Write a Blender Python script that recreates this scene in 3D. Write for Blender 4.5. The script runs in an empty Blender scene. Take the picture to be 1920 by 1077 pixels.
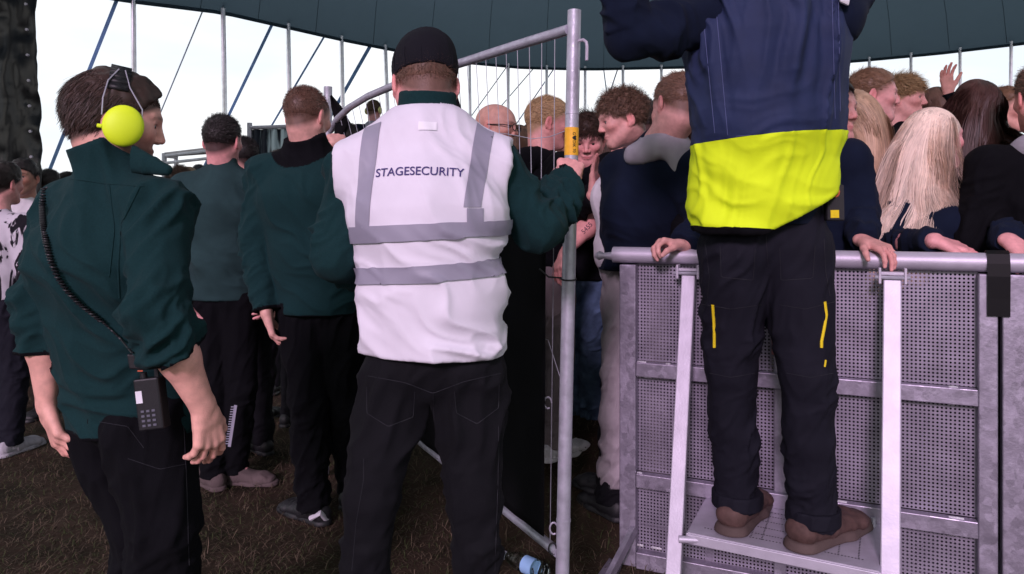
import bpy, bmesh, math, random
import numpy as np
from mathutils import Vector, Matrix
from mathutils.bvhtree import BVHTree
rnd = random.Random(7)
C = bpy.context.scene.collection
V = lambda *a: np.array(a, dtype=np.float64)
# ------------------------------------------------------------------ camera, sky, sun, exposure
F_, HZ, CH = 1400.0, 408.0, 1.31            # focal length in photo pixels, horizon row, camera height
cam_d = bpy.data.cameras.new('camera'); cam = bpy.data.objects.new('camera', cam_d); C.objects.link(cam)
cam.location = (0, 0, CH); cam.rotation_euler = (math.radians(90), 0, 0)
cam_d.sensor_width = 36; cam_d.lens = F_/1920*36; cam_d.shift_y = -(538.5-HZ)/1920
cam_d.clip_end = 500; cam_d.clip_start = 0.05
bpy.context.scene.camera = cam
SUN_EL, SUN_AZ = 24.0, 196.0                # low, from behind the camera
w = bpy.data.worlds.new('World'); bpy.context.scene.world = w; w.use_nodes = True
nt = w.node_tree; nt.nodes.clear()
sky = nt.nodes.new('ShaderNodeTexSky'); sky.sky_type = 'NISHITA'; sky.sun_disc = False
sky.sun_elevation = math.radians(SUN_EL); sky.sun_rotation = math.radians(SUN_AZ); sky.dust_density = 4
bg = nt.nodes.new('ShaderNodeBackground'); bg.inputs[1].default_value = 0.10
tc = nt.nodes.new('ShaderNodeTexCoord'); nz = nt.nodes.new('ShaderNodeTexNoise'); nz.inputs['Scale'].default_value = 2.2; nz.inputs['Detail'].default_value = 5
cr = nt.nodes.new('ShaderNodeValToRGB'); cr.color_ramp.elements[0].color = (10.2, 11.0, 12.0, 1); cr.color_ramp.elements[1].color = (12.5, 12.6, 12.8, 1)
cr.color_ramp.elements[0].position = .35; cr.color_ramp.elements[1].position = .6
mx = nt.nodes.new('ShaderNodeMix'); mx.data_type = 'RGBA'; mx.inputs[0].default_value = .88
o_ = nt.nodes.new('ShaderNodeOutputWorld')
mp = nt.nodes.new('ShaderNodeMapping'); mp.inputs['Scale'].default_value = (1, 1, 4)
L = nt.links.new
L(tc.outputs['Generated'], mp.inputs[0]); L(mp.outputs[0], nz.inputs['Vector']); L(nz.outputs[0], cr.inputs[0]); L(sky.outputs[0], mx.inputs[6]); L(cr.outputs[0], mx.inputs[7])
L(mx.outputs[2], bg.inputs[0]); L(bg.outputs[0], o_.inputs[0])
sd = bpy.data.lights.new('stage_sun', 'SUN'); stage_sun = bpy.data.objects.new('stage_sun', sd); C.objects.link(stage_sun)
sd.energy = 2.5; sd.angle = math.radians(9); sd.color = (1.0, .72, .98)  # lavender lamp stands in for the unseen stage lights
sv = Vector((math.sin(math.radians(SUN_AZ))*math.cos(math.radians(SUN_EL)), math.cos(math.radians(SUN_AZ))*math.cos(math.radians(SUN_EL)), math.sin(math.radians(SUN_EL))))
stage_sun.rotation_euler = sv.to_track_quat('Z', 'Y').to_euler()
vs = bpy.context.scene.view_settings
vs.view_transform = 'Standard'; vs.look = 'None'; vs.exposure = 0.0; vs.gamma = 1
bpy.context.scene.cycles.max_bounces = 6
# ------------------------------------------------------------------ helpers
def P(u, v, d): return V((u-960)*d/F_, d, CH-(v-HZ)*d/F_)
def un(a): a = np.asarray(a, float); return a/max(np.linalg.norm(a), 1e-9)
TAB = np.random.RandomState(3).rand(32, 32, 32).astype(np.float32)
def noise3(p):
    p = np.asarray(p, np.float32); i = np.floor(p).astype(np.int32); f = p-i; f = f*f*(3-2*f); i &= 31; j = (i+1) & 31
    x0, y0, z0 = i[..., 0], i[..., 1], i[..., 2]; x1, y1, z1 = j[..., 0], j[..., 1], j[..., 2]
    fx, fy, fz = f[..., 0], f[..., 1], f[..., 2]
    a = TAB[x0, y0, z0]*(1-fx)+TAB[x1, y0, z0]*fx; b = TAB[x0, y1, z0]*(1-fx)+TAB[x1, y1, z0]*fx
    c = TAB[x0, y0, z1]*(1-fx)+TAB[x1, y0, z1]*fx; d = TAB[x0, y1, z1]*(1-fx)+TAB[x1, y1, z1]*fx
    a = a*(1-fy)+b*fy; c = c*(1-fy)+d*fy
    return a*(1-fz)+c*fz
class Vol:
    """signed distance grid; shapes are melted together and meshed as one continuous surface"""
    def __init__(s, pts, m, h):
        pts = np.array(pts, float); s.lo = pts.min(0)-m; s.h = h
        s.n = np.ceil((pts.max(0)+m-s.lo)/h).astype(int)+2
        s.f = np.full(s.n, .05, np.float32)
    def blk(s, lo, hi):
        a = np.clip(np.floor((np.asarray(lo)-s.lo)/s.h).astype(int), 0, s.n); b = np.clip(np.ceil((np.asarray(hi)-s.lo)/s.h).astype(int)+1, 0, s.n)
        if (b <= a).any(): return None, None
        g = np.stack(np.meshgrid(*[np.arange(a[i], b[i], dtype=np.float32)*s.h+s.lo[i] for i in range(3)], indexing='ij'), -1).astype(np.float32)
        return (slice(a[0], b[0]), slice(a[1], b[1]), slice(a[2], b[2])), g
    def _mix(s, sl, d, k, sub):
        f = s.f[sl]
        if sub: e = np.maximum(k-np.abs(f+d), 0)/k; s.f[sl] = np.maximum(f, -d)+e*e*k*.25
        else: e = np.maximum(k-np.abs(f-d), 0)/k; s.f[sl] = np.minimum(f, d)-e*e*k*.25
    def seg(s, a, b, ra, rb, u=(1, 0, 0), k=.02, sub=False):
        a = np.asarray(a, float); b = np.asarray(b, float)
        ra = (ra, ra) if np.isscalar(ra) else ra; rb = (rb, rb) if np.isscalar(rb) else rb
        m = max(ra+rb)+k+s.h*2; sl, g = s.blk(np.minimum(a, b)-m, np.maximum(a, b)+m)
        if sl is None: return
        ax = b-a; Ln = max(np.linalg.norm(ax), 1e-6); n = ax/Ln
        U = np.asarray(u, float); U = U-n*U.dot(n)
        if np.linalg.norm(U) < 1e-3: U = np.cross(n, (0.3, .9, .1))
        U = un(U); W = np.cross(n, U)
        q = g-a.astype(np.float32); t = q@n.astype(np.float32); tc_ = np.clip(t/Ln, 0, 1); w_ = t-tc_*Ln
        uu = q@U.astype(np.float32); vv = q@W.astype(np.float32)
        ru = ra[0]+(rb[0]-ra[0])*tc_; rv = ra[1]+(rb[1]-ra[1])*tc_; rm = np.minimum(ru, rv)
        k1 = np.sqrt((uu/ru)**2+(vv/rv)**2+(w_/rm)**2); k2 = np.sqrt((uu/ru**2)**2+(vv/rv**2)**2+(w_/rm**2)**2)+1e-5
        d = np.where(k1 < .3, -rm*(1-k1), k1*(k1-1)/k2)
        s._mix(sl, d.astype(np.float32), k, sub)
    def ell(s, c, r, R=None, k=.02, sub=False):
        R = np.eye(3) if R is None else R
        m = max(r)+k+s.h*2; sl, g = s.blk(np.asarray(c)-m, np.asarray(c)+m)
        if sl is None: return
        q = (g-np.asarray(c, np.float32))@R.astype(np.float32); r = np.asarray(r, np.float32)
        k1 = np.sqrt(((q/r)**2).sum(-1)); k2 = np.sqrt(((q/r**2)**2).sum(-1))+1e-5
        d = np.where(k1 < .3, -r.min()*(1-k1), k1*(k1-1)/k2)
        s._mix(sl, d, k, sub)
    def cut(s, c, n, rad=None):
        c = np.asarray(c, float); n = un(n)
        lo, hi = (c-rad, c+rad) if rad else (s.lo, s.lo+s.n*s.h)
        sl, g = s.blk(lo, hi)
        if sl is None: return
        d = ((g-c.astype(np.float32))@n.astype(np.float32))
        if rad: d = np.where(((g-c.astype(np.float32))**2).sum(-1) < rad*rad, d, -1)
        s.f[sl] = np.maximum(s.f[sl], d)
    def mesh(s):
        f = s.f; n = f.shape; neg = f < 0
        c = np.zeros((n[0]-1, n[1]-1, n[2]-1), np.int8)
        sh = [(i, j, k) for i in (0, 1) for j in (0, 1) for k in (0, 1)]
        for i, j, k in sh: c += neg[i:n[0]-1+i, j:n[1]-1+j, k:n[2]-1+k]
        act = np.argwhere((c > 0) & (c < 8))
        idx = np.full(c.shape, -1, np.int64); idx[act[:, 0], act[:, 1], act[:, 2]] = np.arange(len(act))
        acc = np.zeros((len(act), 3)); cnt = np.zeros(len(act))
        for a in sh:
            for ax in range(3):
                if a[ax]: continue
                b = list(a); b[ax] = 1
                fa = f[act[:, 0]+a[0], act[:, 1]+a[1], act[:, 2]+a[2]]; fb = f[act[:, 0]+b[0], act[:, 1]+b[1], act[:, 2]+b[2]]
                m = (fa < 0) != (fb < 0); t = np.where(m, fa/np.where(m, fa-fb, 1), 0)
                p = np.tile(np.array(a, float), (len(act), 1)); p[:, ax] = t
                acc[m] += p[m]; cnt[m] += 1
        v = (act+acc/cnt[:, None])*s.h+s.lo
        fs = []
        for ax in range(3):
            b_, c_ = (ax+1) % 3, (ax+2) % 3
            s0 = [slice(1, n[i]-1) for i in range(3)]; s1 = list(s0); s0[ax] = slice(0, n[ax]-1); s1[ax] = slice(1, n[ax])
            A = neg[tuple(s0)]; B = neg[tuple(s1)]; e = np.argwhere(A != B)
            off = np.array([1, 1, 1]); off[ax] = 0; e = e+off
            fl = f[e[:, 0], e[:, 1], e[:, 2]] < 0
            def cell(db, dc):
                q = e.copy(); q[:, b_] -= db; q[:, c_] -= dc; return idx[q[:, 0], q[:, 1], q[:, 2]]
            q = np.stack([cell(1, 1), cell(0, 1), cell(0, 0), cell(1, 0)], 1); q[~fl] = q[~fl][:, ::-1]
            fs.append(q)
        fs = np.concatenate(fs); fs = fs[(fs >= 0).all(1)]
        return v, fs
def vnorm(v, f):
    a = v[f[:, 2]]-v[f[:, 0]]; b = v[f[:, 3]]-v[f[:, 1]]; n = np.cross(a, b); r = np.zeros_like(v)
    for i in range(4):
        for j in range(3): r[:, j] += np.bincount(f[:, i], n[:, j], len(v))
    return r/np.maximum(np.linalg.norm(r, axis=1), 1e-9)[:, None]
def smooth(v, f, it=1, lam=.5):
    for _ in range(it):
        acc = np.zeros_like(v); c = np.zeros(len(v))
        for i in range(4):
            j = (i+1) % 4; a, b = f[:, i], f[:, j]
            for q in range(3): acc[:, q] += np.bincount(a, v[b, q], len(v))
            c += np.bincount(a, minlength=len(v))
        v = v+(acc/np.maximum(c, 1)[:, None]-v)*lam
    return v
def wrinkle(v, f, bones, amp=.004, seed=0.0, big=.006, lo=-.007):
    """folds run round each bone (a, b, radius, freq, amp, tilt)"""
    n = vnorm(v, f); D = np.zeros(len(v)); W = np.full(len(v), 1e-6); AX = np.zeros((len(v), 3)); BW = np.zeros(len(v))
    for (a, b, r, fr, am, tilt) in bones:
        a = np.asarray(a, float); b = np.asarray(b, float); Ln = np.linalg.norm(b-a); ax = (b-a)/Ln
        q = v-a; t = q@ax; tc_ = np.clip(t, 0, Ln); c = q-tc_[:, None]*ax; dist = np.linalg.norm(c, axis=1)/r
        wt = np.exp(-4*np.maximum(dist-1, 0)-(.5*np.abs(t-tc_)/r))
        rad = (q-t[:, None]*ax)/r
        warp = noise3(v*9+seed)*1.3
        s = t*fr+rad[:, 0]*tilt+warp
        nn = noise3(np.stack([s+seed*3, rad[:, 0]*.9+seed, rad[:, 1]*.9+rad[:, 2]*.5], 1))
        n2 = noise3(np.stack([s*2.1+9+seed, rad[:, 0]*1.7+seed, rad[:, 1]*1.7], 1))
        rg = (1-np.abs(2*nn-1))**3.0; r2 = (1-np.abs(2*n2-1))**2.4
        env = .35+.65*np.clip((noise3(v*6+seed+4)-.3)*2.2, 0, 1)
        D += wt*((rg-.30)*2.6+(r2-.30)*1.1)*am*env*(1.9 if fr > 8 else 3.0); W += wt; m_ = wt > BW; AX[m_] = ax; BW[m_] = wt[m_]
    D = D/W*amp/.004+(noise3(v*11+seed)-.5)*big
    D = np.where(D < lo, lo+(D-lo)*.15, D)
    n = n-AX*(n*AX).sum(1)[:, None]
    return v+n*D[:, None]
MATS = {}
def mat(name, col, rough=.9, metal=0, bump=0, bscale=300, var=.12, vscale=8, sheen=0, attr=False, spec=.3, extra=None, sss=0):
    if name in MATS: return MATS[name]
    m = bpy.data.materials.new(name); m.use_nodes = True; t = m.node_tree; b = t.nodes['Principled BSDF']
    b.inputs['Roughness'].default_value = rough; b.inputs['Metallic'].default_value = metal; b.inputs['Specular IOR Level'].default_value = spec
    tc_ = t.nodes.new('ShaderNodeTexCoord')
    if attr: c = t.nodes.new('ShaderNodeAttribute'); c.attribute_name = 'tint'; co = c.outputs['Color']
    else: c = t.nodes.new('ShaderNodeRGB'); c.outputs[0].default_value = (*col, 1); co = c.outputs[0]
    n1 = t.nodes.new('ShaderNodeTexNoise'); n1.inputs['Scale'].default_value = vscale; n1.inputs['Detail'].default_value = 6; t.links.new(tc_.outputs['Object'], n1.inputs['Vector'])
    mr = t.nodes.new('ShaderNodeMapRange'); mr.inputs[1].default_value = .3; mr.inputs[2].default_value = .7; mr.inputs[3].default_value = 1-var; mr.inputs[4].default_value = 1+var
    t.links.new(n1.outputs[0], mr.inputs[0])
    mm = t.nodes.new('ShaderNodeMix'); mm.data_type = 'RGBA'; mm.blend_type = 'MULTIPLY'; mm.inputs[0].default_value = 1
    t.links.new(co, mm.inputs[6]); t.links.new(mr.outputs[0], mm.inputs[7]); t.links.new(mm.outputs[2], b.inputs['Base Color'])
    if bump:
        n2 = t.nodes.new('ShaderNodeTexNoise'); n2.inputs['Scale'].default_value = bscale; n2.inputs['Detail'].default_value = 3; t.links.new(tc_.outputs['Object'], n2.inputs['Vector'])
        bp = t.nodes.new('ShaderNodeBump'); bp.inputs['Strength'].default_value = bump; bp.inputs['Distance'].default_value = .002
        t.links.new(n2.outputs[0], bp.inputs['Height']); t.links.new(bp.outputs[0], b.inputs['Normal'])
    if sheen: b.inputs['Sheen Weight'].default_value = sheen; b.inputs['Sheen Roughness'].default_value = .5; b.inputs['Sheen Tint'].default_value = (*[min(1, .25+c*2) for c in col], 1)
    if sss: b.inputs['Subsurface Weight'].default_value = sss; b.inputs['Subsurface Radius'].default_value = (.012, .004, .002); b.inputs['Subsurface Scale'].default_value = 1
    if extra: extra(t, b, tc_, mm)
    MATS[name] = m; return m
def mkmesh(name, v, f, mats, root=None, tint=None, smooth_=True, midx=None):
    me = bpy.data.meshes.new(name); v = np.asarray(v, np.float32)
    if root is not None: v = v-np.array(root.location, np.float32)
    if isinstance(f, np.ndarray):
        me.vertices.add(len(v)); me.vertices.foreach_set('co', v.ravel()); k = f.shape[1]
        me.loops.add(f.size); me.loops.foreach_set('vertex_index', f.ravel().astype(np.int32))
        me.polygons.add(len(f)); me.polygons.foreach_set('loop_start', np.arange(0, f.size, k, dtype=np.int32)); me.update(calc_edges=True)
    else: me.from_pydata(v.tolist(), [], f); me.update()
    if midx is not None: me.polygons.foreach_set('material_index', np.asarray(midx, np.int32))
    me.polygons.foreach_set('use_smooth', np.full(len(me.polygons), smooth_))
    if tint is not None:
        a = me.color_attributes.new('tint', 'FLOAT_COLOR', 'POINT'); a.data.foreach_set('color', np.concatenate([tint, np.ones((len(tint), 1))], 1).astype(np.float32).ravel())
    for m in (mats if isinstance(mats, (list, tuple)) else [mats]): me.materials.append(m)
    o = bpy.data.objects.new(name, me); C.objects.link(o)
    if root is not None: o.parent = root
    return o
def sub(o, parent):          # hang a part (built in root space) one level deeper
    o.parent = parent; return o
def tag(o, label=None, cat=None, group=None, kind=None):
    for k, x in (('label', label), ('category', cat), ('group', group), ('kind', kind)):
        if x: o[k] = x
    return o
def empty(name, loc, label, cat, group=None):
    o = bpy.data.objects.new(name, None); C.objects.link(o); o.location = [float(x) for x in loc]; o.empty_display_size = .1
    return tag(o, label, cat, group)
class MB:
    def __init__(s): s.v = []; s.f = []
    def add(s, v, f): b = len(s.v); s.v += [tuple(map(float, p)) for p in v]; s.f += [tuple(int(i)+b for i in q) for q in f]; return s
    def box(s, o, ux, uy, uz):
        o, ux, uy, uz = map(np.asarray, (o, ux, uy, uz)); p = [o+a*ux+b*uy+c*uz for a in (0, 1) for b in (0, 1) for c in (0, 1)]
        f = [(0, 1, 3, 2), (4, 6, 7, 5), (0, 4, 5, 1), (2, 3, 7, 6), (0, 2, 6, 4), (1, 5, 7, 3)]
        if np.dot(np.cross(ux, uy), uz) < 0: f = [q[::-1] for q in f]
        return s.add(p, f)
    def bar(s, a, b, w_, t, side):    # rectangular bar a->b, width w_ along side
        a, b = np.asarray(a, float), np.asarray(b, float); n = un(b-a); sd_ = np.asarray(side, float); sd_ = un(sd_-n*sd_.dot(n)); tv = np.cross(n, sd_)
        return s.box(a-sd_*w_/2-tv*t/2, b-a, sd_*w_, tv*t)
    def tube(s, pts, r, n=12, cap=True):
        pts = [np.asarray(p, float) for p in pts]; rs = r if hasattr(r, '__len__') else [r]*len(pts); b = len(s.v); up = None
        for i, p in enumerate(pts):
            d = un(pts[min(i+1, len(pts)-1)]-pts[max(i-1, 0)])
            if up is None: up = np.cross(d, (0.1, .2, 1.) if abs(d[2]) < .9 else (1., .1, 0))
            up = un(up-d*up.dot(d)); w_ = np.cross(d, up)
            for k in range(n):
                a = 2*math.pi*k/n; s.v.append(tuple(p+rs[i]*(math.cos(a)*up+math.sin(a)*w_)))
        for i in range(len(pts)-1):
            for k in range(n): s.f.append((b+i*n+k, b+i*n+(k+1) % n, b+(i+1)*n+(k+1) % n, b+(i+1)*n+k))
        if cap: s.f.append(tuple(b+k for k in range(n))[::-1]); s.f.append(tuple(b+(len(pts)-1)*n+k for k in range(n)))
        return s
    def build(s, name, m, root=None, sm=False, bevel=0):
        o = mkmesh(name, s.v, s.f, m, root, smooth_=sm)
        if sm:
            me = o.data; me.set_sharp_from_angle(angle=math.radians(40))
        if bevel: b = o.modifiers.new('bevel', 'BEVEL'); b.width = bevel; b.segments = 2; b.limit_method = 'ANGLE'
        return o
# ------------------------------------------------------------------ materials
def galv(t, b, tc_, mm):
    v = t.nodes.new('ShaderNodeTexVoronoi'); v.inputs['Scale'].default_value = 45; t.links.new(tc_.outputs['Object'], v.inputs['Vector'])
    r = t.nodes.new('ShaderNodeMapRange'); r.inputs[3].default_value = .3; r.inputs[4].default_value = .6; t.links.new(v.outputs['Color'], r.inputs[0]); t.links.new(r.outputs[0], b.inputs['Roughness'])
    n = t.nodes.new('ShaderNodeTexNoise'); n.inputs['Scale'].default_value = 22; n.inputs['Detail'].default_value = 10; n.inputs['Roughness'].default_value = .75; t.links.new(tc_.outputs['Object'], n.inputs['Vector'])
    rr = t.nodes.new('ShaderNodeMapRange'); rr.inputs[1].default_value = .50; rr.inputs[2].default_value = .74; t.links.new(n.outputs[0], rr.inputs[0])
    x = t.nodes.new('ShaderNodeMix'); x.data_type = 'RGBA'; x.inputs[7].default_value = (.44, .41, .50, 1); t.links.new(rr.outputs[0], x.inputs[0]); t.links.new(mm.outputs[2], x.inputs[6]); t.links.new(x.outputs[2], b.inputs['Base Color'])
steel = mat('galvanised_steel', (.40, .40, .46), .5, .35, .25, 120, .18, 25, extra=galv, spec=.5)
alu = mat('aluminium', (.29, .265, .33), .42, .6, .3, 90, .2, 12, spec=.5, extra=galv)
alu_b = mat('bright_aluminium', (.47, .44, .52), .5, .35, .2, 160, .1, 16, spec=.5)
weld = mat('weld', (.85, .83, .88), .3, .6, .5, 500)
black = mat('black_plastic', (.012, .012, .014), .45, bump=.2, bscale=400)
rubber = mat('rubber', (.02, .02, .022), .8)
white_p = mat('white_plastic', (.75, .75, .78), .5)
hivis = mat('fluorescent_yellow', (.72, .92, .02), .55, var=.05, spec=.4)
skin_m = mat('skin', (1, 1, 1), .46, attr=True, var=.13, vscale=45, bump=.6, bscale=420, sss=.0, spec=.35)
hair_m = mat('hair', (1, 1, 1), .5, attr=True, var=.1, vscale=40, spec=.35)
eye_m = mat('eye_white', (.7, .66, .66), .2, spec=.6); iris_m = mat('iris', (.03, .025, .02), .15, spec=.7)
def cloth(name, col, **k):
    d = dict(rough=.95, bump=.5, bscale=520, var=.14, vscale=12, spec=.12); d.update(k); return mat(name, col, **d)
GREEN = cloth('green_fleece', (.007, .028, .030), sheen=.06, bump=.55, bscale=700, var=.13, vscale=220)
TSHIRT = cloth('dark_green_cotton', (.020, .044, .046), bump=.3)
VESTW = cloth('white_vest_fabric', (.69, .66, .74), rough=.8, bump=.2, bscale=900, var=.04)
REFL = cloth('grey_reflective_tape', (.27, .26, .33), rough=.5, bump=.15, bscale=700, var=.08, spec=.4)
BLACKC = cloth('black_cotton', (.0045, .0045, .006), spec=.08, sheen=.015)
BLACKJ = cloth('black_denim', (.0045, .0045, .0065), sheen=.03, rough=.8, spec=.14, bump=.6, bscale=700)
NAVY = cloth('navy_cotton', (.006, .010, .024), sheen=.04)
NAVYV = cloth('navy_vest_fabric', (.015, .025, .072), rough=.75, bump=.25, bscale=800, spec=.3)
YEL = cloth('yellow_hi_vis_fabric', (.70, .90, .02), rough=.7, bump=.15, bscale=900, var=.04)
WORK = cloth('work_trouser_fabric', (.009, .009, .015), rough=.8, bump=.4, bscale=900)
YSTR = cloth('yellow_zip', (.72, .55, .02), rough=.6)
GREYC = cloth('grey_marl_cotton', (.34, .32, .36)); WHITEC = cloth('white_cotton', (.62, .58, .62))
JEAN = cloth('blue_denim', (.09, .14, .23), var=.35, vscale=18, bump=.6); STONE = cloth('stone_cotton', (.36, .32, .34)); MAUVE = cloth('taupe_cotton', (.21, .17, .18))
SOLEB = cloth('brown_rubber_sole', (.085, .060, .056), rough=.8)
BRNL = cloth('brown_leather', (.085, .050, .045), rough=.6, var=.3, vscale=30); BLKL = cloth('black_shoe', (.012, .012, .014), rough=.5, spec=.4); GRYL = cloth('grey_suede', (.10, .075, .075))
CAPM = cloth('black_cap_cloth', (.010, .010, .014), bump=.6, bscale=900)
def tiedye_x(t, b, tc_, mm):
    n = t.nodes.new('ShaderNodeTexNoise'); n.inputs['Scale'].default_value = 7; n.inputs['Detail'].default_value = 5; n.inputs['Distortion'].default_value = 1.2
    mp_ = t.nodes.new('ShaderNodeMapping'); mp_.inputs['Scale'].default_value = (1.6, 1.6, .45); t.links.new(tc_.outputs['Object'], mp_.inputs[0]); t.links.new(mp_.outputs[0], n.inputs['Vector'])
    r = t.nodes.new('ShaderNodeMapRange'); r.inputs[1].default_value = .5; r.inputs[2].default_value = .53; t.links.new(n.outputs[0], r.inputs[0])
    x = t.nodes.new('ShaderNodeMix'); x.data_type = 'RGBA'; x.inputs[6].default_value = (.5, .47, .52, 1); x.inputs[7].default_value = (.012, .011, .015, 1); t.links.new(r.outputs[0], x.inputs[0]); t.links.new(x.outputs[2], b.inputs['Base Color'])
TIE = cloth('tie_dye_cotton', (.5, .5, .5), extra=tiedye_x)
# ------------------------------------------------------------------ people
def rotm(yaw, pitch=0, roll=0):
    """columns: right, forward, up.  yaw 0 faces away (+Y), 90 faces +X; pitch>0 looks up; roll>0 tilts to the right"""
    y, p, r = map(math.radians, (yaw, pitch, roll))
    F = V(math.sin(y)*math.cos(p), math.cos(y)*math.cos(p), math.sin(p)); R = V(math.cos(y), -math.sin(y), 0); U = np.cross(R, F)
    return np.stack([R*math.cos(r)-U*math.sin(r), F, U*math.cos(r)+R*math.sin(r)], 1)
def head_vol(hc, R, s, neck, h, female=False, nr=.058):
    T = lambda x, y, z: hc+R@(V(x, y, z)*s)
    vol = Vol([hc-.15, hc+.15, neck-.07, neck+.07], .02, h)
    E = lambda c, r, k=.02, sub=False, RR=None: vol.ell(T(*c), tuple(x*s for x in r), R if RR is None else R@RR, k*s, sub)
    E((0, -.012, .030), (.0745, .096, .086)); E((0, .035, .020), (.064, .062, .072), .03)
    E((0, .030, -.045), (.055, .060, .070), .03); E((0, .066, -.094), (.024, .021, .020), .03)
    for q in (-1, 1):
        vol.seg(T(q*.056, -.002, -.040), T(q*.022, .068, -.096), .019*s, .014*s, k=.025)
        E((q*.040, .066, -.018), (.022, .020, .018), .022)          # cheek
        vol.seg(T(q*.012, .094, .024), T(q*.044, .078, .027), .0085*s, .007*s, k=.012)   # brow
        E((q*.031, .102, .004), (.0155, .014, .0115), .010, True)   # socket
    for q in (-1, 1): vol.seg(T(q*.020, .0890, .0120), T(q*.042, .0835, .0110), .0046*s, .0042*s, k=.004); vol.seg(T(q*.022, .0865, -.0070), T(q*.040, .0815, -.006), .0040*s, .0036*s, k=.005)
    vol.seg(T(0, .093, .016), T(0, .1085, -.025), .0072*s, .0100*s, k=.012)
    for q in (-1, 1): E((q*.0115, .100, -.030), (.0080, .009, .0070), .006)
    E((0, .098, -.0245-.016), (.010, .004, .006), .006, True)
    E((0, .0860, -.0565), (.024, .0105, .0060), .007); E((0, .0845, -.067), (.020, .0105, .0065), .007)
    vol.seg(T(-.021, .100, -.0615), T(.021, .100, -.0615), .0024, .0024, k=.004, sub=True)
    for q in (-1, 1):
        RR = np.array(Matrix.Rotation(q*.35, 3, 'Z'))@np.array(Matrix.Rotation(-.25, 3, 'X'))
        E((q*.077, -.012, -.004), (.009, .0185, .031), .006, RR=RR); E((q*.0865, -.008, -.002), (.006, .010, .017), .005, True, RR=RR)
        E((q*.077, -.004, -.030), (.007, .009, .009), .006)
    nt_ = T(0, -.030, -.050)
    vol.seg(neck, nt_, (nr*1.12*s, nr*1.05*s), (nr*.98*s, nr*s), R[:, 0], k=.035)
    return vol
def hand(vol, wr, fd, pn, side, curl=(.35, .5, .35), s=1., spread=.05, thumb=(.65, .55, .35), palm=True):
    """palm, four unequal fingers bent at the knuckles and a thumb from the side of the palm"""
    fd = un(fd); pn = np.asarray(pn, float); pn = un(pn-fd*pn.dot(fd)); T = np.cross(fd, pn)*(1 if side == 'R' else -1)
    Lp = (.088, .092, .086, .076); Of = (.030, .010, -.011, -.030); Lf = (.072, .080, .074, .058)
    vol.seg(wr-fd*.01, wr+fd*.035*s, (.028*s, .019*s), (.033*s, .017*s), T, k=.012)
    for i in range(4):
        b = wr+fd*Lp[i]*s+T*Of[i]*s
        vol.seg(wr+fd*.02*s+T*Of[i]*.6*s, b, .014*s, .0125*s, k=.010)
        c = curl[0]+(.08*i if curl[0] > .2 else 0); d0 = un(fd+T*spread*(1.5-i)); p = b; ang = 0
        for j, (fr, r0, r1) in enumerate(((.45, .0098, .0085), (.30, .0085, .0078), (.25, .0078, .0062))):
            ang += c if j == 0 else curl[j]
            q = p+(d0*math.cos(ang)+pn*math.sin(ang))*Lf[i]*fr*s
            vol.seg(p, q, r0*s, r1*s, k=.004); p = q
    a, b_, c_ = thumb
    p0 = wr+fd*.022*s+T*.020*s; d = un(fd*.62+T*a+pn*b_*.6); p1 = p0+d*.044*s; d2 = un(d+pn*c_*.5+fd*.3); p2 = p1+d2*.034*s; d3 = un(d2+pn*c_*.6-T*.15); p3 = p2+d3*.027*s
    vol.seg(p0, p1, .016*s, .0125*s, k=.012); vol.seg(p1, p2, .0115*s, .010*s, k=.006); vol.seg(p2, p3, .010*s, .0078*s, k=.004)
    return [wr, wr+fd*.19*s]
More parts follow.
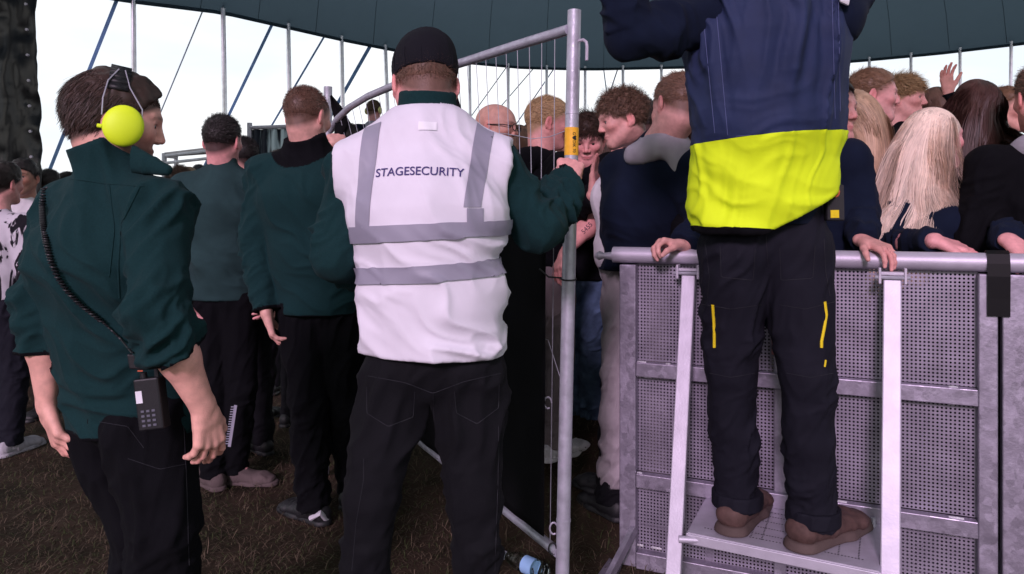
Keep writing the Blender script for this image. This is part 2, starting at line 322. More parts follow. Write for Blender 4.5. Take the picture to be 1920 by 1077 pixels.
def strands(roots, nrm, dirs, length, steps, grav, stiff, col, width, coll=(), jit=.2, curl=0, cvar=.25, taper=.3, clump=0, nr=.35, hc=None, flare=0):
    N = len(roots); p = roots.copy(); pts = [p.copy()]; length = np.broadcast_to(np.asarray(length, float), (N,))
    r = np.random.RandomState(N+17); d = nrm*stiff+dirs+r.randn(N, 3)*jit; d /= np.linalg.norm(d, axis=1)[:, None]; ph = r.rand(N)*6.28; cen = None
    e1 = np.cross(d, (0.1, .3, 1)); e1 /= np.linalg.norm(e1, axis=1)[:, None]; e2 = np.cross(d, e1)
    for i in range(steps):
        d = d+V(0, 0, -1)*grav+r.randn(N, 3)*jit*.12; d /= np.linalg.norm(d, axis=1)[:, None]
        p = p+d*(length/steps)[:, None]
        for (c, R, rr) in coll:
            q = (p-c)@R/rr; k = np.linalg.norm(q, axis=1); m = k < 1
            if m.any():
                pp = (q[m]/k[m][:, None]*rr)@R.T+c; mv = pp-p[m]; p[m] = pp
                d[m] = d[m]+mv/np.maximum(np.linalg.norm(mv, axis=1), 1e-6)[:, None]*.25
        pts.append(p+(e1*np.cos(ph+i*2.2)[:, None]+e2*np.sin(ph+i*2.2)[:, None])*curl*(i+1)/steps if curl else p.copy())
    pts = np.stack(pts, 1)
    if steps > 8:
        tt_ = np.linspace(0, 1, steps+1)
        for q in range(3):
            w1 = noise3(np.stack([np.broadcast_to(roots[:, None, 0]*12+q*9, pts.shape[:2]), np.broadcast_to(roots[:, None, 2]*12+roots[:, None, 1]*12, pts.shape[:2]), np.broadcast_to(tt_[None]*3.2, pts.shape[:2])], -1))-.5
            pts[:, :, q] += w1*(.13, .07, .02)[q]*tt_[None]**.8
        if flare:
            wx = roots[:, 0]-hc[0]; fl = np.where(wx < -.052, -1., 0)+np.where(wx > .050, 1.1, 0); pts[:, :, 0] += (fl*flare)[:, None]*tt_[None]**1.4; k_ = np.where(wx > .050, .72, 1.)[:, None]; pts[:, :, 2] = roots[:, None, 2]+(pts[:, :, 2]-roots[:, None, 2])*(1-(1-k_)*tt_[None])
    if clump:
        K = max(N//clump, 2); ci = r.randint(0, N, K); j = ((roots[:, None]-roots[ci][None])**2).sum(-1).argmin(1)
        f_ = (np.linspace(0, 1, steps+1)**1.3)[None, :, None]*(.30 if steps > 8 else .5)
        pts = pts*(1-f_)+(pts[ci[j]]+(roots-roots[ci[j]])[:, None]*.3)*f_
    t = np.gradient(pts, axis=1); t /= np.maximum(np.linalg.norm(t, axis=2), 1e-9)[..., None]
    nn = nrm[:, None]+r.randn(N, 1, 3)*nr; sd_ = np.cross(t, nn); sd_ /= np.maximum(np.linalg.norm(sd_, axis=2), 1e-9)[..., None]
    wv = width*(.6+.8*r.rand(N))[:, None, None]*np.linspace(1, taper, steps+1)[None, :, None]
    v = np.stack([pts-sd_*wv/2, pts+sd_*wv/2], 2).reshape(-1, 3)
    a = (np.arange(N)[:, None]*(steps+1)+np.arange(steps)[None])*2; a = a.ravel(); f = np.stack([a, a+1, a+3, a+2], 1)
    cb = (np.asarray(col) if np.ndim(col) > 1 else np.asarray(col)[None])*(1+(r.rand(N, 1)-.5)*2*cvar); tn = np.repeat(np.clip(cb, 0, 1), (steps+1)*2, 0)
    return v, f, tn
def scalp(N, hc, R, s, region, seed=1, grow=1.0):
    r = np.random.RandomState(seed); q = r.randn(N*4, 3); q /= np.linalg.norm(q, axis=1)[:, None]
    rad = V(.0755, .098, .088)*grow; p = q*rad+V(0, -.012, .030); m = region(p); p = p[m][:N]; q = q[m][:N]; n = q/rad; n /= np.linalg.norm(n, axis=1)[:, None]
    return p, n, hc+(p*s)@R.T, n@R.T
hairreg = lambda p, off=0.: (p[:, 2] > -.012+off+.70*p[:, 1]+np.where(p[:, 1] < -.05, -.01, 0)) & ~((np.abs(p[:, 0]) > .055) & (p[:, 2] < .018) & (p[:, 1] > -.018))
hairreg_old = lambda p, off=0.: (p[:, 2] > -.012+off+.70*p[:, 1]) & ~((np.abs(p[:, 0]) > .055) & (p[:, 2] < .018) & (p[:, 1] > -.018))
def make_hair(hc, R, s, kind, col, root, seed=1, shoulders=None, dens=1.):
    col = np.array(col); sh = Vol([hc-.2*s, hc+.2*s], .02, .005)
    low = {'buzz': .004, 'crop': .008, 'curly': .012, 'messy': .018, 'long': .014, 'bald': 0, 'slick': .014, 'full': .016}[kind]*s
    RL = lambda a: hc+R@(V(*a)*s)
    sh.ell(RL((0, -.012, .030)), tuple(V(.0745, .096, .086)*s+(.002 if kind in ('buzz', 'crop') else .006)), R, .01)
    if kind in ('crop', 'curly', 'messy', 'slick', 'full'): sh.ell(RL((0, .005, .060)), tuple(V(.068, .088, .062)*s+low*.6), R, .02)
    
    if kind == 'full': sh.ell(RL((0, -.022, .026)), tuple(V(.080, .092, .094)*s), R, .02)
    sh.cut(RL((0, 0, {'full': -.028, 'buzz': .016, 'crop': .014}.get(kind, -.010))), R@V(0, .70 if kind != 'full' else .62, -1))
    if kind == 'full': sh.cut(RL((0, .070, .058)), R@V(0, 1, -.75), .09)
    if kind != 'long':
        for q in (-1, 1): sh.ell(RL((q*.083, .004, -.012)), (.034*s, .024*s, .036*s), R, .008, sub=True)
    v, f = sh.mesh(); v = v+vnorm(v, f)*((noise3(v*60+seed)-.5)*(.002 if kind == 'buzz' else low*.55))[:, None]
    tn = np.clip(col[None]*(.62+.35*noise3(v*90))[:, None], 0, 1)
    vs_, fs_, ts_ = [v], [f], [tn]; n0 = len(v)
    def addS(a):
        nonlocal n0
        vs_.append(a[0]); fs_.append(a[1]+n0); ts_.append(a[2]); n0 += len(a[0])
    hd = (RL((0, -.012, .030)), R, V(.080, .101, .091)*s)
    if kind in ('buzz', 'crop', 'slick', 'messy', 'curly', 'full'):
        N = int({'buzz': 6500, 'crop': 8000, 'slick': 7500, 'full': 12000, 'messy': 7500, 'curly': 6500}[kind]*dens)
        lp, ln, wp, wn = scalp(N, hc, R, s, hairreg if kind != 'full' else (lambda p: (p[:, 2] > -.030+.62*p[:, 1]) & ~((p[:, 1] > .040) & (p[:, 2] < .050)) & ~((np.abs(p[:, 0]) > .055) & (p[:, 2] < .018) & (p[:, 1] > -.018))), seed)
        if kind in ('buzz', 'crop'): m_ = np.random.RandomState(seed+5).rand(len(lp)) < np.clip((lp[:, 2]+.012-.70*lp[:, 1])/.05, .06, 1); lp, ln, wp, wn = lp[m_], ln[m_], wp[m_], wn[m_]
        up = np.clip((lp[:, 2]-.0)/.09, 0, 1); rs = np.random.RandomState(seed).rand(len(lp))
        Ln = {'buzz': .006+.004*up, 'crop': .008+.022*up**1.5, 'slick': .02+.03*up, 'full': .022+.016*up, 'messy': .014+.050*up, 'curly': .008+.038*up**1.2}[kind]*(.7+.6*rs)
        comb = {'buzz': V(0, .2, -.3), 'crop': V(.1, .9, .15), 'slick': V(0, -.75, -.55), 'full': V(0, -.55, -.75), 'messy': V(.3, .9, -.1), 'curly': V(0, .5, .1)}[kind]
        dd = np.tile(R@comb, (len(lp), 1))*(.5 if kind in ('curly',) else .8)
        if kind not in ('buzz', 'curly'): dd = dd-wn*np.maximum((dd*wn).sum(1), 0)[:, None]*.9
        addS(strands(wp+wn*(low*(.25 if kind != 'full' else .75)), wn, dd, Ln, 7 if kind == 'curly' else 3, .12, {'buzz': .9, 'curly': .9, 'slick': .12, 'full': .07}.get(kind, .5), col, {'buzz': .0012, 'crop': .0014, 'slick': .0014, 'full': .0014, 'messy': .0018, 'curly': .0022}[kind]*s, jit={'curly': .45, 'slick': .14, 'full': .11, 'buzz': .3, 'crop': .22}.get(kind, .3), curl=.011 if kind == 'curly' else 0, cvar=.45, clump=0 if kind == 'buzz' else 7))
    if kind == 'long':
        reg = lambda p: (p[:, 2] > -.012+.70*p[:, 1])
        for lay, (NN_, wd_, cf_, gr_) in enumerate(((2600, .0060, .62, .60), (13000, .0019, 1., .56))):
          lp, ln, wp, wn = scalp(int(NN_*dens), hc, R, s, reg, seed+lay)
          sx = np.where(lp[:, 0] > .008, 1, -1)[:, None]; fr_ = np.clip((lp[:, 1:2]+.03)/.08, 0, 1)
          dd = ((sx*.55*fr_+lp[:, :1]/.075*.15)*R[:, 0]-R[:, 1]*1.1-R[:, 2]*.1); dd = dd-wn*(dd*wn).sum(1)[:, None]*.8
          Ls = (root.get('hairlen', .42))*(.80+.16*np.random.RandomState(seed).rand(len(lp))+.30*(noise3(wp*35)-.35))*(1-.04*(1-lay))
          co = [hd]+(shoulders or []); co.append((RL((0, .045, -.030)), R, V(.070, .068, .095)*s))
          lcol = col*cf_*(.80+.45*noise3(wp*45+5))[:, None]
          a_ = strands(wp+wn*(.002+.004*lay), wn, dd, Ls, 15, gr_, .08, lcol, wd_*s, coll=co, jit=.055, cvar=.13, taper=.6, clump=60, nr=.10, hc=hc, flare=root.get('flare', 0.))
          if 1:
            q_ = ((a_[0]-hc)@R).reshape(len(wp), -1, 3)/s; bad = ((q_[:, :, 1] > .018) & (q_[:, :, 2] < .035) & (q_[:, :, 2] > -.16)).any(1); kk = 15
            keep = np.repeat(~bad, kk); addS((a_[0], a_[1][keep], a_[2]))
    return mkmesh('hair', np.concatenate(vs_), np.concatenate(fs_), hair_m, root, tint=np.concatenate(ts_))
SKIN = V(.66, .315, .285)
def person(label, hc, yaw, hyaw=None, hpitch=0, hroll=0, s=1., z0=0., lean=0., side=0., J=None, skin=None, hair=('crop', (.07, .04, .03)), top=BLACKC, bottom=BLACKJ,
           shoe=BLKL, arms=None, h=.0065, hh=.0035, bulk=1., collar=0., collar_m=None, hood=None, female=False, group=None, hem=.03, topw=1., wr=1., shoes=True, under=1., sleeves=(1, 1), boot=1., sole=None,
           legw=1., calf=1., flare=0., trim=False, seed=None, stubble=0, hairlen=.42, crew=True, hairdens=1.):
    hyaw = yaw if hyaw is None else hyaw; skin = SKIN*(.82+.30*rnd.random())*V(1, .94+.16*rnd.random(), .92+.16*rnd.random()) if skin is None else V(*skin); seed = rnd.random()*20 if seed is None else seed
    B = rotm(yaw); Rt, Fw = B[:, 0], B[:, 1]; HR = rotm(hyaw, hpitch, hroll); hc = np.asarray(hc, float); Z = V(0, 0, 1)
    H = hc[2]+.12*s-z0
    j = {}
    j['neck'] = hc-Z*.185*s-Fw*(.035+.3*math.sin(lean)*.2)*s
    pel = j['neck']-Fw*math.sin(lean)*.5-Rt*side*.3; pel = V(pel[0], pel[1], z0+.53*H)
    ld = un(j['neck']-pel)
    j['pel'] = pel; j['waist'] = pel+(j['neck']-pel)*.28; j['chest'] = pel+(j['neck']-pel)*.68
    sw = (.165 if female else .185)*s
    j['shR'] = j['neck']-ld*.055*s+Rt*sw; j['shL'] = j['neck']-ld*.055*s-Rt*sw
    for q, n in ((1, 'R'), (-1, 'L')):
        j['el'+n] = j['sh'+n]-Z*.29*s+Rt*q*.06*s-Fw*.03; j['wr'+n] = j['el'+n]-Z*.24*s+Rt*q*.01+Fw*.06
        j['hip'+n] = pel+Rt*q*.09*s-Z*.04; an = V(pel[0], pel[1], z0+.085)+Rt*q*.11*s-Fw*.02
        j['an'+n] = an; j['kn'+n] = (j['hip'+n]+an)/2+Fw*.03; j['to'+n] = an+Fw*.17*s-Z*.05
    if J:
        for k, x in J.items(): j[k] = np.asarray(x, float)
        if 'pel' in J:
            for q, n in ((1, 'R'), (-1, 'L')):
                if 'hip'+n not in J: j['hip'+n] = j['pel']+Rt*q*.09*s-Z*.04
        for n in 'RL':
            if 'to'+n not in J: j['to'+n] = j['an'+n]+Fw*.17*s-Z*.05
            if 'kn'+n not in J: j['kn'+n] = (j['hip'+n]+j['an'+n])/2+Fw*.03
    root = empty('person', (j['pel'][0], j['pel'][1], z0), label, 'person', group); root['hairlen'] = hairlen; root['flare'] = flare
    del_later.append(root)
    # ---- body: skin surface
    vv, ff, tt = [], [], []; n0 = 0
    def push(v, f, t):
        nonlocal n0
        vv.append(v); ff.append(f+n0); tt.append(t); n0 += len(v)
    vol = head_vol(hc, HR, s, j['neck'], hh, female, .050 if female else .058)
    v, f = vol.mesh(); lc = ((v-hc)@HR)/s; t = np.tile(skin, (len(v), 1))
    ga = lambda c, r: np.exp(-(((lc-V(*c))/V(*r))**2).sum(1))[:, None]
    red = ga((.045, .07, -.025), (.025, .03, .02))+ga((-.045, .07, -.025), (.025, .03, .02))+ga((0, .115, -.03), (.016, .02, .014))
    t = t*(1-red*V(.0, .22, .22)*.9)
    t = t*(1-(ga((.082, -.01, -.004), (.012, .03, .036))+ga((-.082, -.01, -.004), (.012, .03, .036)))*V(-.05, .28, .25))
    lip = ga((0, .098, -.062), (.020, .02, .0075)); t = t*(1-lip*V(.12, .42, .36))
    brow = ga((.030, .098, .026), (.016, .02, .0042))+ga((-.030, .098, .026), (.016, .02, .0042)); hcx = V(*hair[1])
    t = t*(1-brow*.75)+hcx*brow*.75
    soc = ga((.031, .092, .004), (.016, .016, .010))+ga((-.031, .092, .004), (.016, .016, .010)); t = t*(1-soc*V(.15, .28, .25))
    lash = ga((.032, .093, .0075), (.0125, .014, .0024))+ga((-.032, .093, .0075), (.0125, .014, .0024)); t = t*(1-np.clip(lash, 0, 1)*.85)
    nos = ga((.006, .104, -.0365), (.004, .008, .0028))+ga((-.006, .104, -.0365), (.004, .008, .0028)); t = t*(1-nos*.7)
    if hair[0] not in ('bald',):
        edge = (lc[:, 2]-(-.022+.70*lc[:, 1]))/(.034 if hair[0] in ('buzz', 'crop') else .016); sc = np.clip(edge, 0, 1)[:, None]*(np.abs(lc[:, 0])[:, None] < .078); t = t*(1-sc*.92)+hcx*.7*sc*.92
    if stubble:
        sb = np.clip((-.03-lc[:, 2])/.03, 0, 1)*np.clip((lc[:, 1]-.0)/.03, 0, 1)*np.clip((lc[:, 2]+.125)/.02, 0, 1); sb = (sb*stubble)[:, None]*(1-lip*.9); t = t*(1-sb)+hcx*.8*sb
    v = v+vnorm(v, f)*((noise3(v*40)-.5)*.0012)[:, None]
    push(v, f, np.clip(t*(.93+.14*noise3(v*55))[:, None], 0, 1))
    n_body = None
    for n in 'RL':
        spec = (arms or {}).get(n, {}); A = spec.get('full', False)
        sh_, el, w_ = j['sh'+n], j['el'+n], j['wr'+n]
        fdir = spec.get('f', w_-el); pn = spec.get('p', Rt*(-1 if n == 'R' else 1)-Fw*.2)
        vol = Vol([w_-.21, w_+.21, el], .03, spec.get('h', .0042))
        vol = Vol([w_, w_+un(fdir)*.2, w_+un(fdir)*.08+.07, w_+un(fdir)*.08-.07, el], .05, spec.get('h', .0040))
        vol.seg(el, w_+(el-w_)*.55, .040*s, .043*s, k=.02); vol.seg(w_+(el-w_)*.55, w_, .043*s, (.029*s, .022*s), np.cross(un(fdir), un(pn)), k=.02)
        hand(vol, w_, fdir, pn, n, spec.get('curl', (.35, .5, .35)), s*spec.get('s', 1.), spec.get('spread', .05), spec.get('thumb', (.65, .55, .35)))
        v, f = vol.mesh(); tp = w_+un(fdir)*.16*s; k_ = np.exp(-((np.linalg.norm(v-tp, axis=1)/.05)**2))[:, None]
        push(v, f, np.clip(skin*(.95+.12*noise3(v*50))[:, None]*(1-k_*V(0, .18, .14)), 0, 1))
    tv = Vol([j[k] for k in j], .14, .013)
    tv.seg(j['pel'], j['waist'], (.13*s, .09*s), (.12*s, .085*s), Rt, .03); tv.seg(j['waist'], j['chest'], (.12*s, .085*s), (.145*s, .095*s), Rt, .03); tv.seg(j['chest'], j['neck'], (.14*s, .09*s), .055*s, Rt, .03)
    for n in 'RL':
        tv.seg(j['neck']+(j['sh'+n]-j['neck'])*.3, j['sh'+n], .04*s, .045*s, k=.03); tv.seg(j['sh'+n], j['el'+n], .045*s, .038*s, k=.03); tv.seg(j['el'+n], j['wr'+n]+(j['el'+n]-j['wr'+n])*.4, .036*s, .028*s, k=.03)
        tv.seg(j['hip'+n], j['kn'+n], .07*s, .05*s, k=.03); tv.seg(j['kn'+n], j['an'+n], .044*s, .028*s, k=.02); tv.seg(j['an'+n]-V(0, 0, .02), j['an'+n]+(j['to'+n]-j['an'+n])*.35-V(0, 0, .025), .026*s, .020*s, k=.01)
    v, f = tv.mesh(); push(v, f, np.tile(skin, (len(v), 1)))
    nf = sum(len(x) for x in ff); mi = [0]*nf
    V_ = np.concatenate(vv); F2 = np.concatenate(ff); T_ = np.concatenate(tt)
    # eyes
    ev, ef, em = [], [], []
    for q in (-1, 1):
        c = hc+HR@(V(q*.0305, .0782, .0028)*s); r = .0120*s; b = len(V_)+sum(len(x) for x in ev); pts = []; NU, NV = 10, 8
        for a in range(NV+1):
            for u in range(NU):
                th = math.pi*a/NV; ph = 2*math.pi*u/NU; d = HR@V(math.sin(th)*math.cos(ph), math.cos(th), math.sin(th)*math.sin(ph)); pts.append(c+d*r)
        for a in range(NV):
            for u in range(NU): ef.append((b+a*NU+u, b+(a+1)*NU+u, b+(a+1)*NU+(u+1) % NU, b+a*NU+(u+1) % NU)); em.append(2 if a < 1.5 else 1)
        ev.append(np.array(pts))
    V_ = np.concatenate([V_]+ev); F2 = np.concatenate([F2, np.array(ef)]); T_ = np.concatenate([T_, np.ones((len(V_)-len(T_), 3))*.5]); mi += em
    mkmesh('body', V_, F2, [skin_m, eye_m, iris_m], root, tint=T_, midx=mi)
    # ---- hair
    shl = [(j['chest']+(j['neck']-j['chest'])*.35, B, V(.10, .105, .15)*s*bulk), (j['chest'], B, V(.13, .125, .25)*s*bulk)]
    if hair[0] != 'bald': make_hair(hc, HR, s, hair[0], hair[1], root, int(seed*10)+1, shl, hairdens)
    # ---- top
    jv = Vol([j[k] for k in ('neck', 'pel', 'shR', 'shL', 'elR', 'elL', 'wrR', 'wrL', 'chest', 'waist')], .24, h)
    b = s*bulk; tw = topw
    hp = j['pel']-Z*hem
    jv.seg(hp, j['waist'], (.165*b*tw, .125*b), (.158*b*tw, .120*b), Rt, .05)
    jv.seg(j['waist'], j['chest'], (.158*b*tw, .120*b), (.175*b, .128*b), Rt, .05)
    jv.seg(j['chest'], j['neck']-ld*.02, (.178*b, .125*b), (.075*b, .066*b), Rt, .06)
    for n in 'RL': jv.seg(j['neck']-ld*.03*s+(j['sh'+n]-j['neck'])*.15, j['sh'+n], .062*b, .066*b, k=.045)
    bones = [(hp, j['waist'], .15*b, 13, .0045*wr*under, .8), (j['waist'], j['chest'], .15*b, 8, .003*wr*under, 1.2), (j['chest'], j['neck'], .14*b, 5, .0018*wr*under, 1.5)]
    jv.cut(hp-ld*.02, -ld)
    if collar:
        ct = hc+HR@(V(0, -.028, -.05)*s); cd = un(ct-j['neck'])
        jv.seg(j['neck']-cd*.01, j['neck']+cd*collar, (.078*s, .080*s), (.072*s, .076*s), Rt, .02); jv.cut(j['neck']+cd*(collar+.008), cd, .12)
    for qi, n in enumerate('RL'):
        sl = sleeves[qi]; e, w_ = j['el'+n], j['wr'+n]; end = e+(w_-e)*(sl*.97-.0)
        if sl < 0: end = None; e2 = j['sh'+n]+(e-j['sh'+n])*(-sl)
        jv.seg(j['sh'+n], e if end is not None else e2, .068*b, .058*b if end is not None else .068*b, k=.03)
        if end is not None:
            jv.seg(e, end, .059*b, (.059-.017*min(sl, 1))*b, k=.018); jv.cut(end+un(w_-e)*.002, w_-e, .075)
            jv.seg(end-un(w_-e)*.03, end-un(w_-e)*.30*np.linalg.norm(w_-e), .0, .0, k=.001) if False else None
            bones.append((e, end, .05*b, 26, .0055*wr, .6))
        else: jv.cut(e2+un(e2-j['sh'+n])*.004, e2-j['sh'+n], .11)
        bones.append((j['sh'+n], e, .06*b, 15, .0045*wr, .9))
    if crew and not collar: jv.seg(j['neck']+Z*.0, j['neck']+un(hc-j['neck'])*.035, .066*s, .062*s, Rt, .012)
    ct = hc+HR@(V(0, -.028, -.05)*s)
    if collar: jv.seg(j['neck']+un(ct-j['neck'])*(collar-.012), j['neck']+un(ct-j['neck'])*(collar+.05), .062*s, .064*s, Rt, .004, sub=True)
    v, f = jv.mesh(); v = wrinkle(v, f, bones, seed=seed, lo=-.013); v = smooth(v, f, 1, .4)
    topo = mkmesh('jacket' if collar or hood else 'top', v, f, [top]+([collar_m] if collar_m else []), root)
    root['_top'] = 0
    if collar_m:
        me = topo.data; cen = np.zeros(len(me.polygons)*3, np.float32); me.polygons.foreach_get('center', cen); cen = cen.reshape(-1, 3)+np.array(root.location)
        up = un(ct-j['neck']); mi = (((cen-j['neck'])@up) > -.015) & (np.linalg.norm(cen-j['neck'], axis=1) < .15); me.polygons.foreach_set('material_index', mi.astype(np.int32)); me.update()
    if hood:
        hv = Vol([j['neck']-.2, j['neck']+.2], .03, .006); nb = j['neck']+un(hc-j['neck'])*.015; N = 25; pr = None
        for i in range(N):
            a = math.radians(-108+216*i/(N-1)); p = nb+Rt*math.sin(a)*.088*s-Fw*math.cos(a)*.088*s-Z*(.012+.030*(1-math.cos(a)))+Z*.02
            r = (.026+.014*math.cos(a/2)**2)*s
            if pr is not None: hv.seg(pr[0], p, pr[1], r, k=.02)
            pr = (p, r)
        hv.seg(nb-Fw*.10*s-Z*.01, nb-Fw*.125*s-Z*.10, (.075*s, .035*s), (.045*s, .022*s), Rt, .03)
        v, f = hv.mesh(); v = wrinkle(v, f, [(nb-Rt*.1, nb+Rt*.1, .1, 9, .0018, 2.)], seed=seed+3, big=.008)
        mkmesh('hood', v, f, hood, root)
    if trim:
        me = topo.data; cen = np.zeros(len(me.polygons)*3, np.float32); me.polygons.foreach_get('center', cen); cen = cen.reshape(-1, 3)+np.array(root.location); mi = np.zeros(len(me.polygons), np.int32)
        me.polygons.foreach_get('material_index', mi)
        for qi, n in enumerate('RL'):
            e, w_ = j['el'+n], j['wr'+n]; end = e+(w_-e)*(sleeves[qi]*.97); dr_ = un(w_-e); k_ = (((cen-end)@dr_) > -.009) & (np.linalg.norm(cen-end, axis=1) < .09); mi[k_] = len(me.materials)
        k_ = ((cen-(hp-ld*.02))@ld) < .008; mi[k_] = len(me.materials); me.materials.append(BLACKC); me.polygons.foreach_set('material_index', mi); me.update()
    # ---- trousers
    lv = Vol([j[k] for k in ('pel', 'waist', 'hipR', 'hipL', 'knR', 'knL', 'anR', 'anL')], .2, max(h, .007)); lw = s*legw
    lv.seg(j['pel']-Z*.01, j['pel']+(j['waist']-j['pel'])*.6, (.155*s, .112*s), (.143*s, .106*s), Rt, .03)
    bones = []
    for n in 'RL':
        a, k_, e = j['hip'+n], j['kn'+n], j['an'+n]
        lv.seg(a, k_, (.092*lw, .10*lw), (.066*lw, .068*lw), Rt, .025); cw = lw*calf; lv.seg(k_, k_+(e-k_)*.45, (.066*lw, .068*lw), (.064*cw, .066*cw), Rt, .02); lv.seg(k_+(e-k_)*.45, e-Z*.015, (.064*cw, .066*cw), (.058*cw, .062*cw), Rt, .02)
        lv.cut(e-Z*.03, (0, 0, -1), .13)
        bones += [(a, k_, .08, 10, .0036*wr, 1.6), (k_+(a-k_)*.15, k_+(e-k_)*.15, .065, 26, .0046*wr, .7), (k_+(e-k_)*.2, k_+(e-k_)*.7, .06, 13, .0034*wr, 1.4), (k_+(e-k_)*.7, e, .06, 22, .0042*wr, .8)]
    v, f = lv.mesh(); v = wrinkle(v, f, bones, seed=seed+7); v = smooth(v, f, 1, .4)
    mkmesh('trousers', v, f, bottom, root)
    # ---- shoes
    if shoes:
        for n in 'RL':
            a, t_ = j['an'+n], j['to'+n]; zf = a[2]-.085; fd = un(V(t_[0]-a[0], t_[1]-a[1], 0)); sd_ = V(fd[1], -fd[0], 0)
            sv_ = Vol([a-fd*.1, a+fd*.24, V(a[0], a[1], zf), a+Z*.05], .07, .0055)
            q = lambda x, z: V(a[0], a[1], zf)+fd*x*s*boot**.5+Z*z*boot
            sv_.seg(q(-.045, .045), q(.03, .045), (.037*s*boot, .042), (.040*s*boot, .040), sd_, .02); sv_.seg(q(.03, .042), q(.15, .030), (.040*s*boot, .038), (.047*s*boot, .028), sd_, .03); sv_.seg(q(.15, .03), q(.19, .026), (.047*s*boot, .028), (.038*s*boot, .020), sd_, .02)
            sv_.seg(q(-.012, .05), q(-.008, .12), .032*s*boot, .032*s*boot, sd_, .02)
            sv_.cut(V(a[0], a[1], zf+.010), (0, 0, -1))
            v, f = sv_.mesh(); v = wrinkle(v, f, [(q(-.05, .03), q(.19, .03), .045, 30, .0012, .5)], seed=seed, big=.003); so_ = mkmesh('shoe', v, f, shoe, root)
            sv_ = Vol([a-fd*.1, a+fd*.26, V(a[0], a[1], zf)], .07, .005)
            sv_.seg(q(-.046, .0), q(.05, .0), (.041*s*boot, .05), (.041*s*boot, .05), sd_, .006); sv_.seg(q(.05, .0), q(.10, .0), (.041*s*boot, .05), (.050*s*boot, .05), sd_, .006); sv_.seg(q(.10, .0), q(.185, .0), (.050*s*boot, .05), (.042*s*boot, .05), sd_, .01)
            sv_.cut(V(a[0], a[1], zf+.001), (0, 0, -1)); sv_.cut(V(a[0], a[1], zf+.024*boot), (0, 0, 1)); v, f = sv_.mesh(); mkmesh('sole', v, f, sole or shoe, root).parent = so_
    j['root'] = root; j['B'] = B; j['HR'] = HR; j['hc'] = hc; j['top'] = topo
    return j
del_later = []
def world_bm(o, root):
    bm = bmesh.new(); bm.from_mesh(o.data); bm.transform(Matrix.Translation(root.location)); return bm
def patch(o, root, planes, name, m, off=.002, parent=None, thick=.0015):
    """a strip cut out of a garment's own surface and laid on it"""
    bm = world_bm(o, root)
    for co, no in planes:
        bmesh.ops.bisect_plane(bm, geom=bm.verts[:]+bm.edges[:]+bm.faces[:], plane_co=Vector(co), plane_no=Vector(no), clear_outer=True)
    bm.normal_update(); ns = [v.normal.copy() for v in bm.verts]
    for v, n in zip(bm.verts, ns): v.co += n*off
    bm.transform(Matrix.Translation(-root.location)); me = bpy.data.meshes.new(name); bm.to_mesh(me); bm.free(); me.materials.clear(); me.materials.append(m)
    me.polygons.foreach_set('material_index', np.zeros(len(me.polygons), np.int32)); me.polygons.foreach_set('use_smooth', np.ones(len(me.polygons), bool))
    q = bpy.data.objects.new(name, me); C.objects.link(q); q.parent = parent or root
    return q
def text_on(o, root, txt, center, width, m, name='lettering', up=V(0, 0, 1), right=V(1, 0, 0), off=.0015, parent=None, arc=0, thin=0.):
    cu = bpy.data.curves.new('t', 'FONT'); cu.body = txt; cu.align_x = 'CENTER'; cu.align_y = 'CENTER'; cu.offset = thin
    to = bpy.data.objects.new('t', cu); C.objects.link(to); dg = bpy.context.evaluated_depsgraph_get(); me = bpy.data.meshes.new_from_object(to.evaluated_get(dg)); bpy.data.objects.remove(to)
    bm = bmesh.new(); bm.from_mesh(me); bmesh.ops.triangulate(bm, faces=bm.faces[:])
    xs = [v.co.x for v in bm.verts]; sc = width/(max(xs)-min(xs))
    bmesh.ops.subdivide_edges(bm, edges=[e for e in bm.edges if e.calc_length()*sc > .006], cuts=3); bmesh.ops.triangulate(bm, faces=bm.faces[:])
    src = world_bm(o, root); bvh = BVHTree.FromBMesh(src); nrm = Vector(np.cross(up, right)); c = Vector(center)
    for v in bm.verts:
        x, y = v.co.x*sc, v.co.y*sc; y -= arc*(x/(width/2))**2
        p = c+Vector(right)*x+Vector(up)*y; hit = bvh.ray_cast(p-nrm*.4, nrm)
        v.co = (hit[0]-nrm*off) if hit[0] is not None else p
    src.free(); bm.transform(Matrix.Translation(-root.location)); bm.to_mesh(me); bm.free(); me.name = name; me.materials.clear(); me.materials.append(m)
    q = bpy.data.objects.new(name, me); C.objects.link(q); q.parent = parent or root; return q
def gz(x, y):   # ground height: the field rises a little behind the barrier
    sm = lambda a, b, t: (lambda q: q*q*(3-2*q))(min(max((t-a)/(b-a), 0), 1))
    return .27*sm(2.75, 3.9, y+.35*x)*sm(-.5, .35, x)
exec_people = True
# ------------------------------------------------------------------ ground
def ground_x(t, b, tc_, mm):
    n = t.nodes.new('ShaderNodeTexNoise'); n.inputs['Scale'].default_value = 3.5; n.inputs['Detail'].default_value = 9; t.links.new(tc_.outputs['Object'], n.inputs['Vector'])
    r = t.nodes.new('ShaderNodeValToRGB'); e = r.color_ramp.elements; e[0].position = .35; e[0].color = (.020, .016, .010, 1); e[1].position = .68; e[1].color = (.050, .032, .023, 1); t.links.new(n.outputs[0], r.inputs[0]); t.links.new(r.outputs[0], b.inputs['Base Color'])
soil = mat('trodden_turf', (.03, .02, .015), .95, bump=1, bscale=60, spec=.1, extra=ground_x)
xs = np.unique(np.concatenate([np.linspace(-3.5, 4, 61), [-90, -50, -25, -12, -7, 7, 12, 25, 50, 90]])); ys = np.unique(np.concatenate([np.linspace(1, 8, 57), [-70, -30, -10, -3, -1, 11, 16, 25, 45, 90]]))
gv = [(x, y, gz(x, y)+(.012*(noise3(V(x*2.3, y*2.3, 0)*1.)-.5) if abs(x) < 5 and y < 9 else 0)) for y in ys for x in xs]; nx = len(xs)
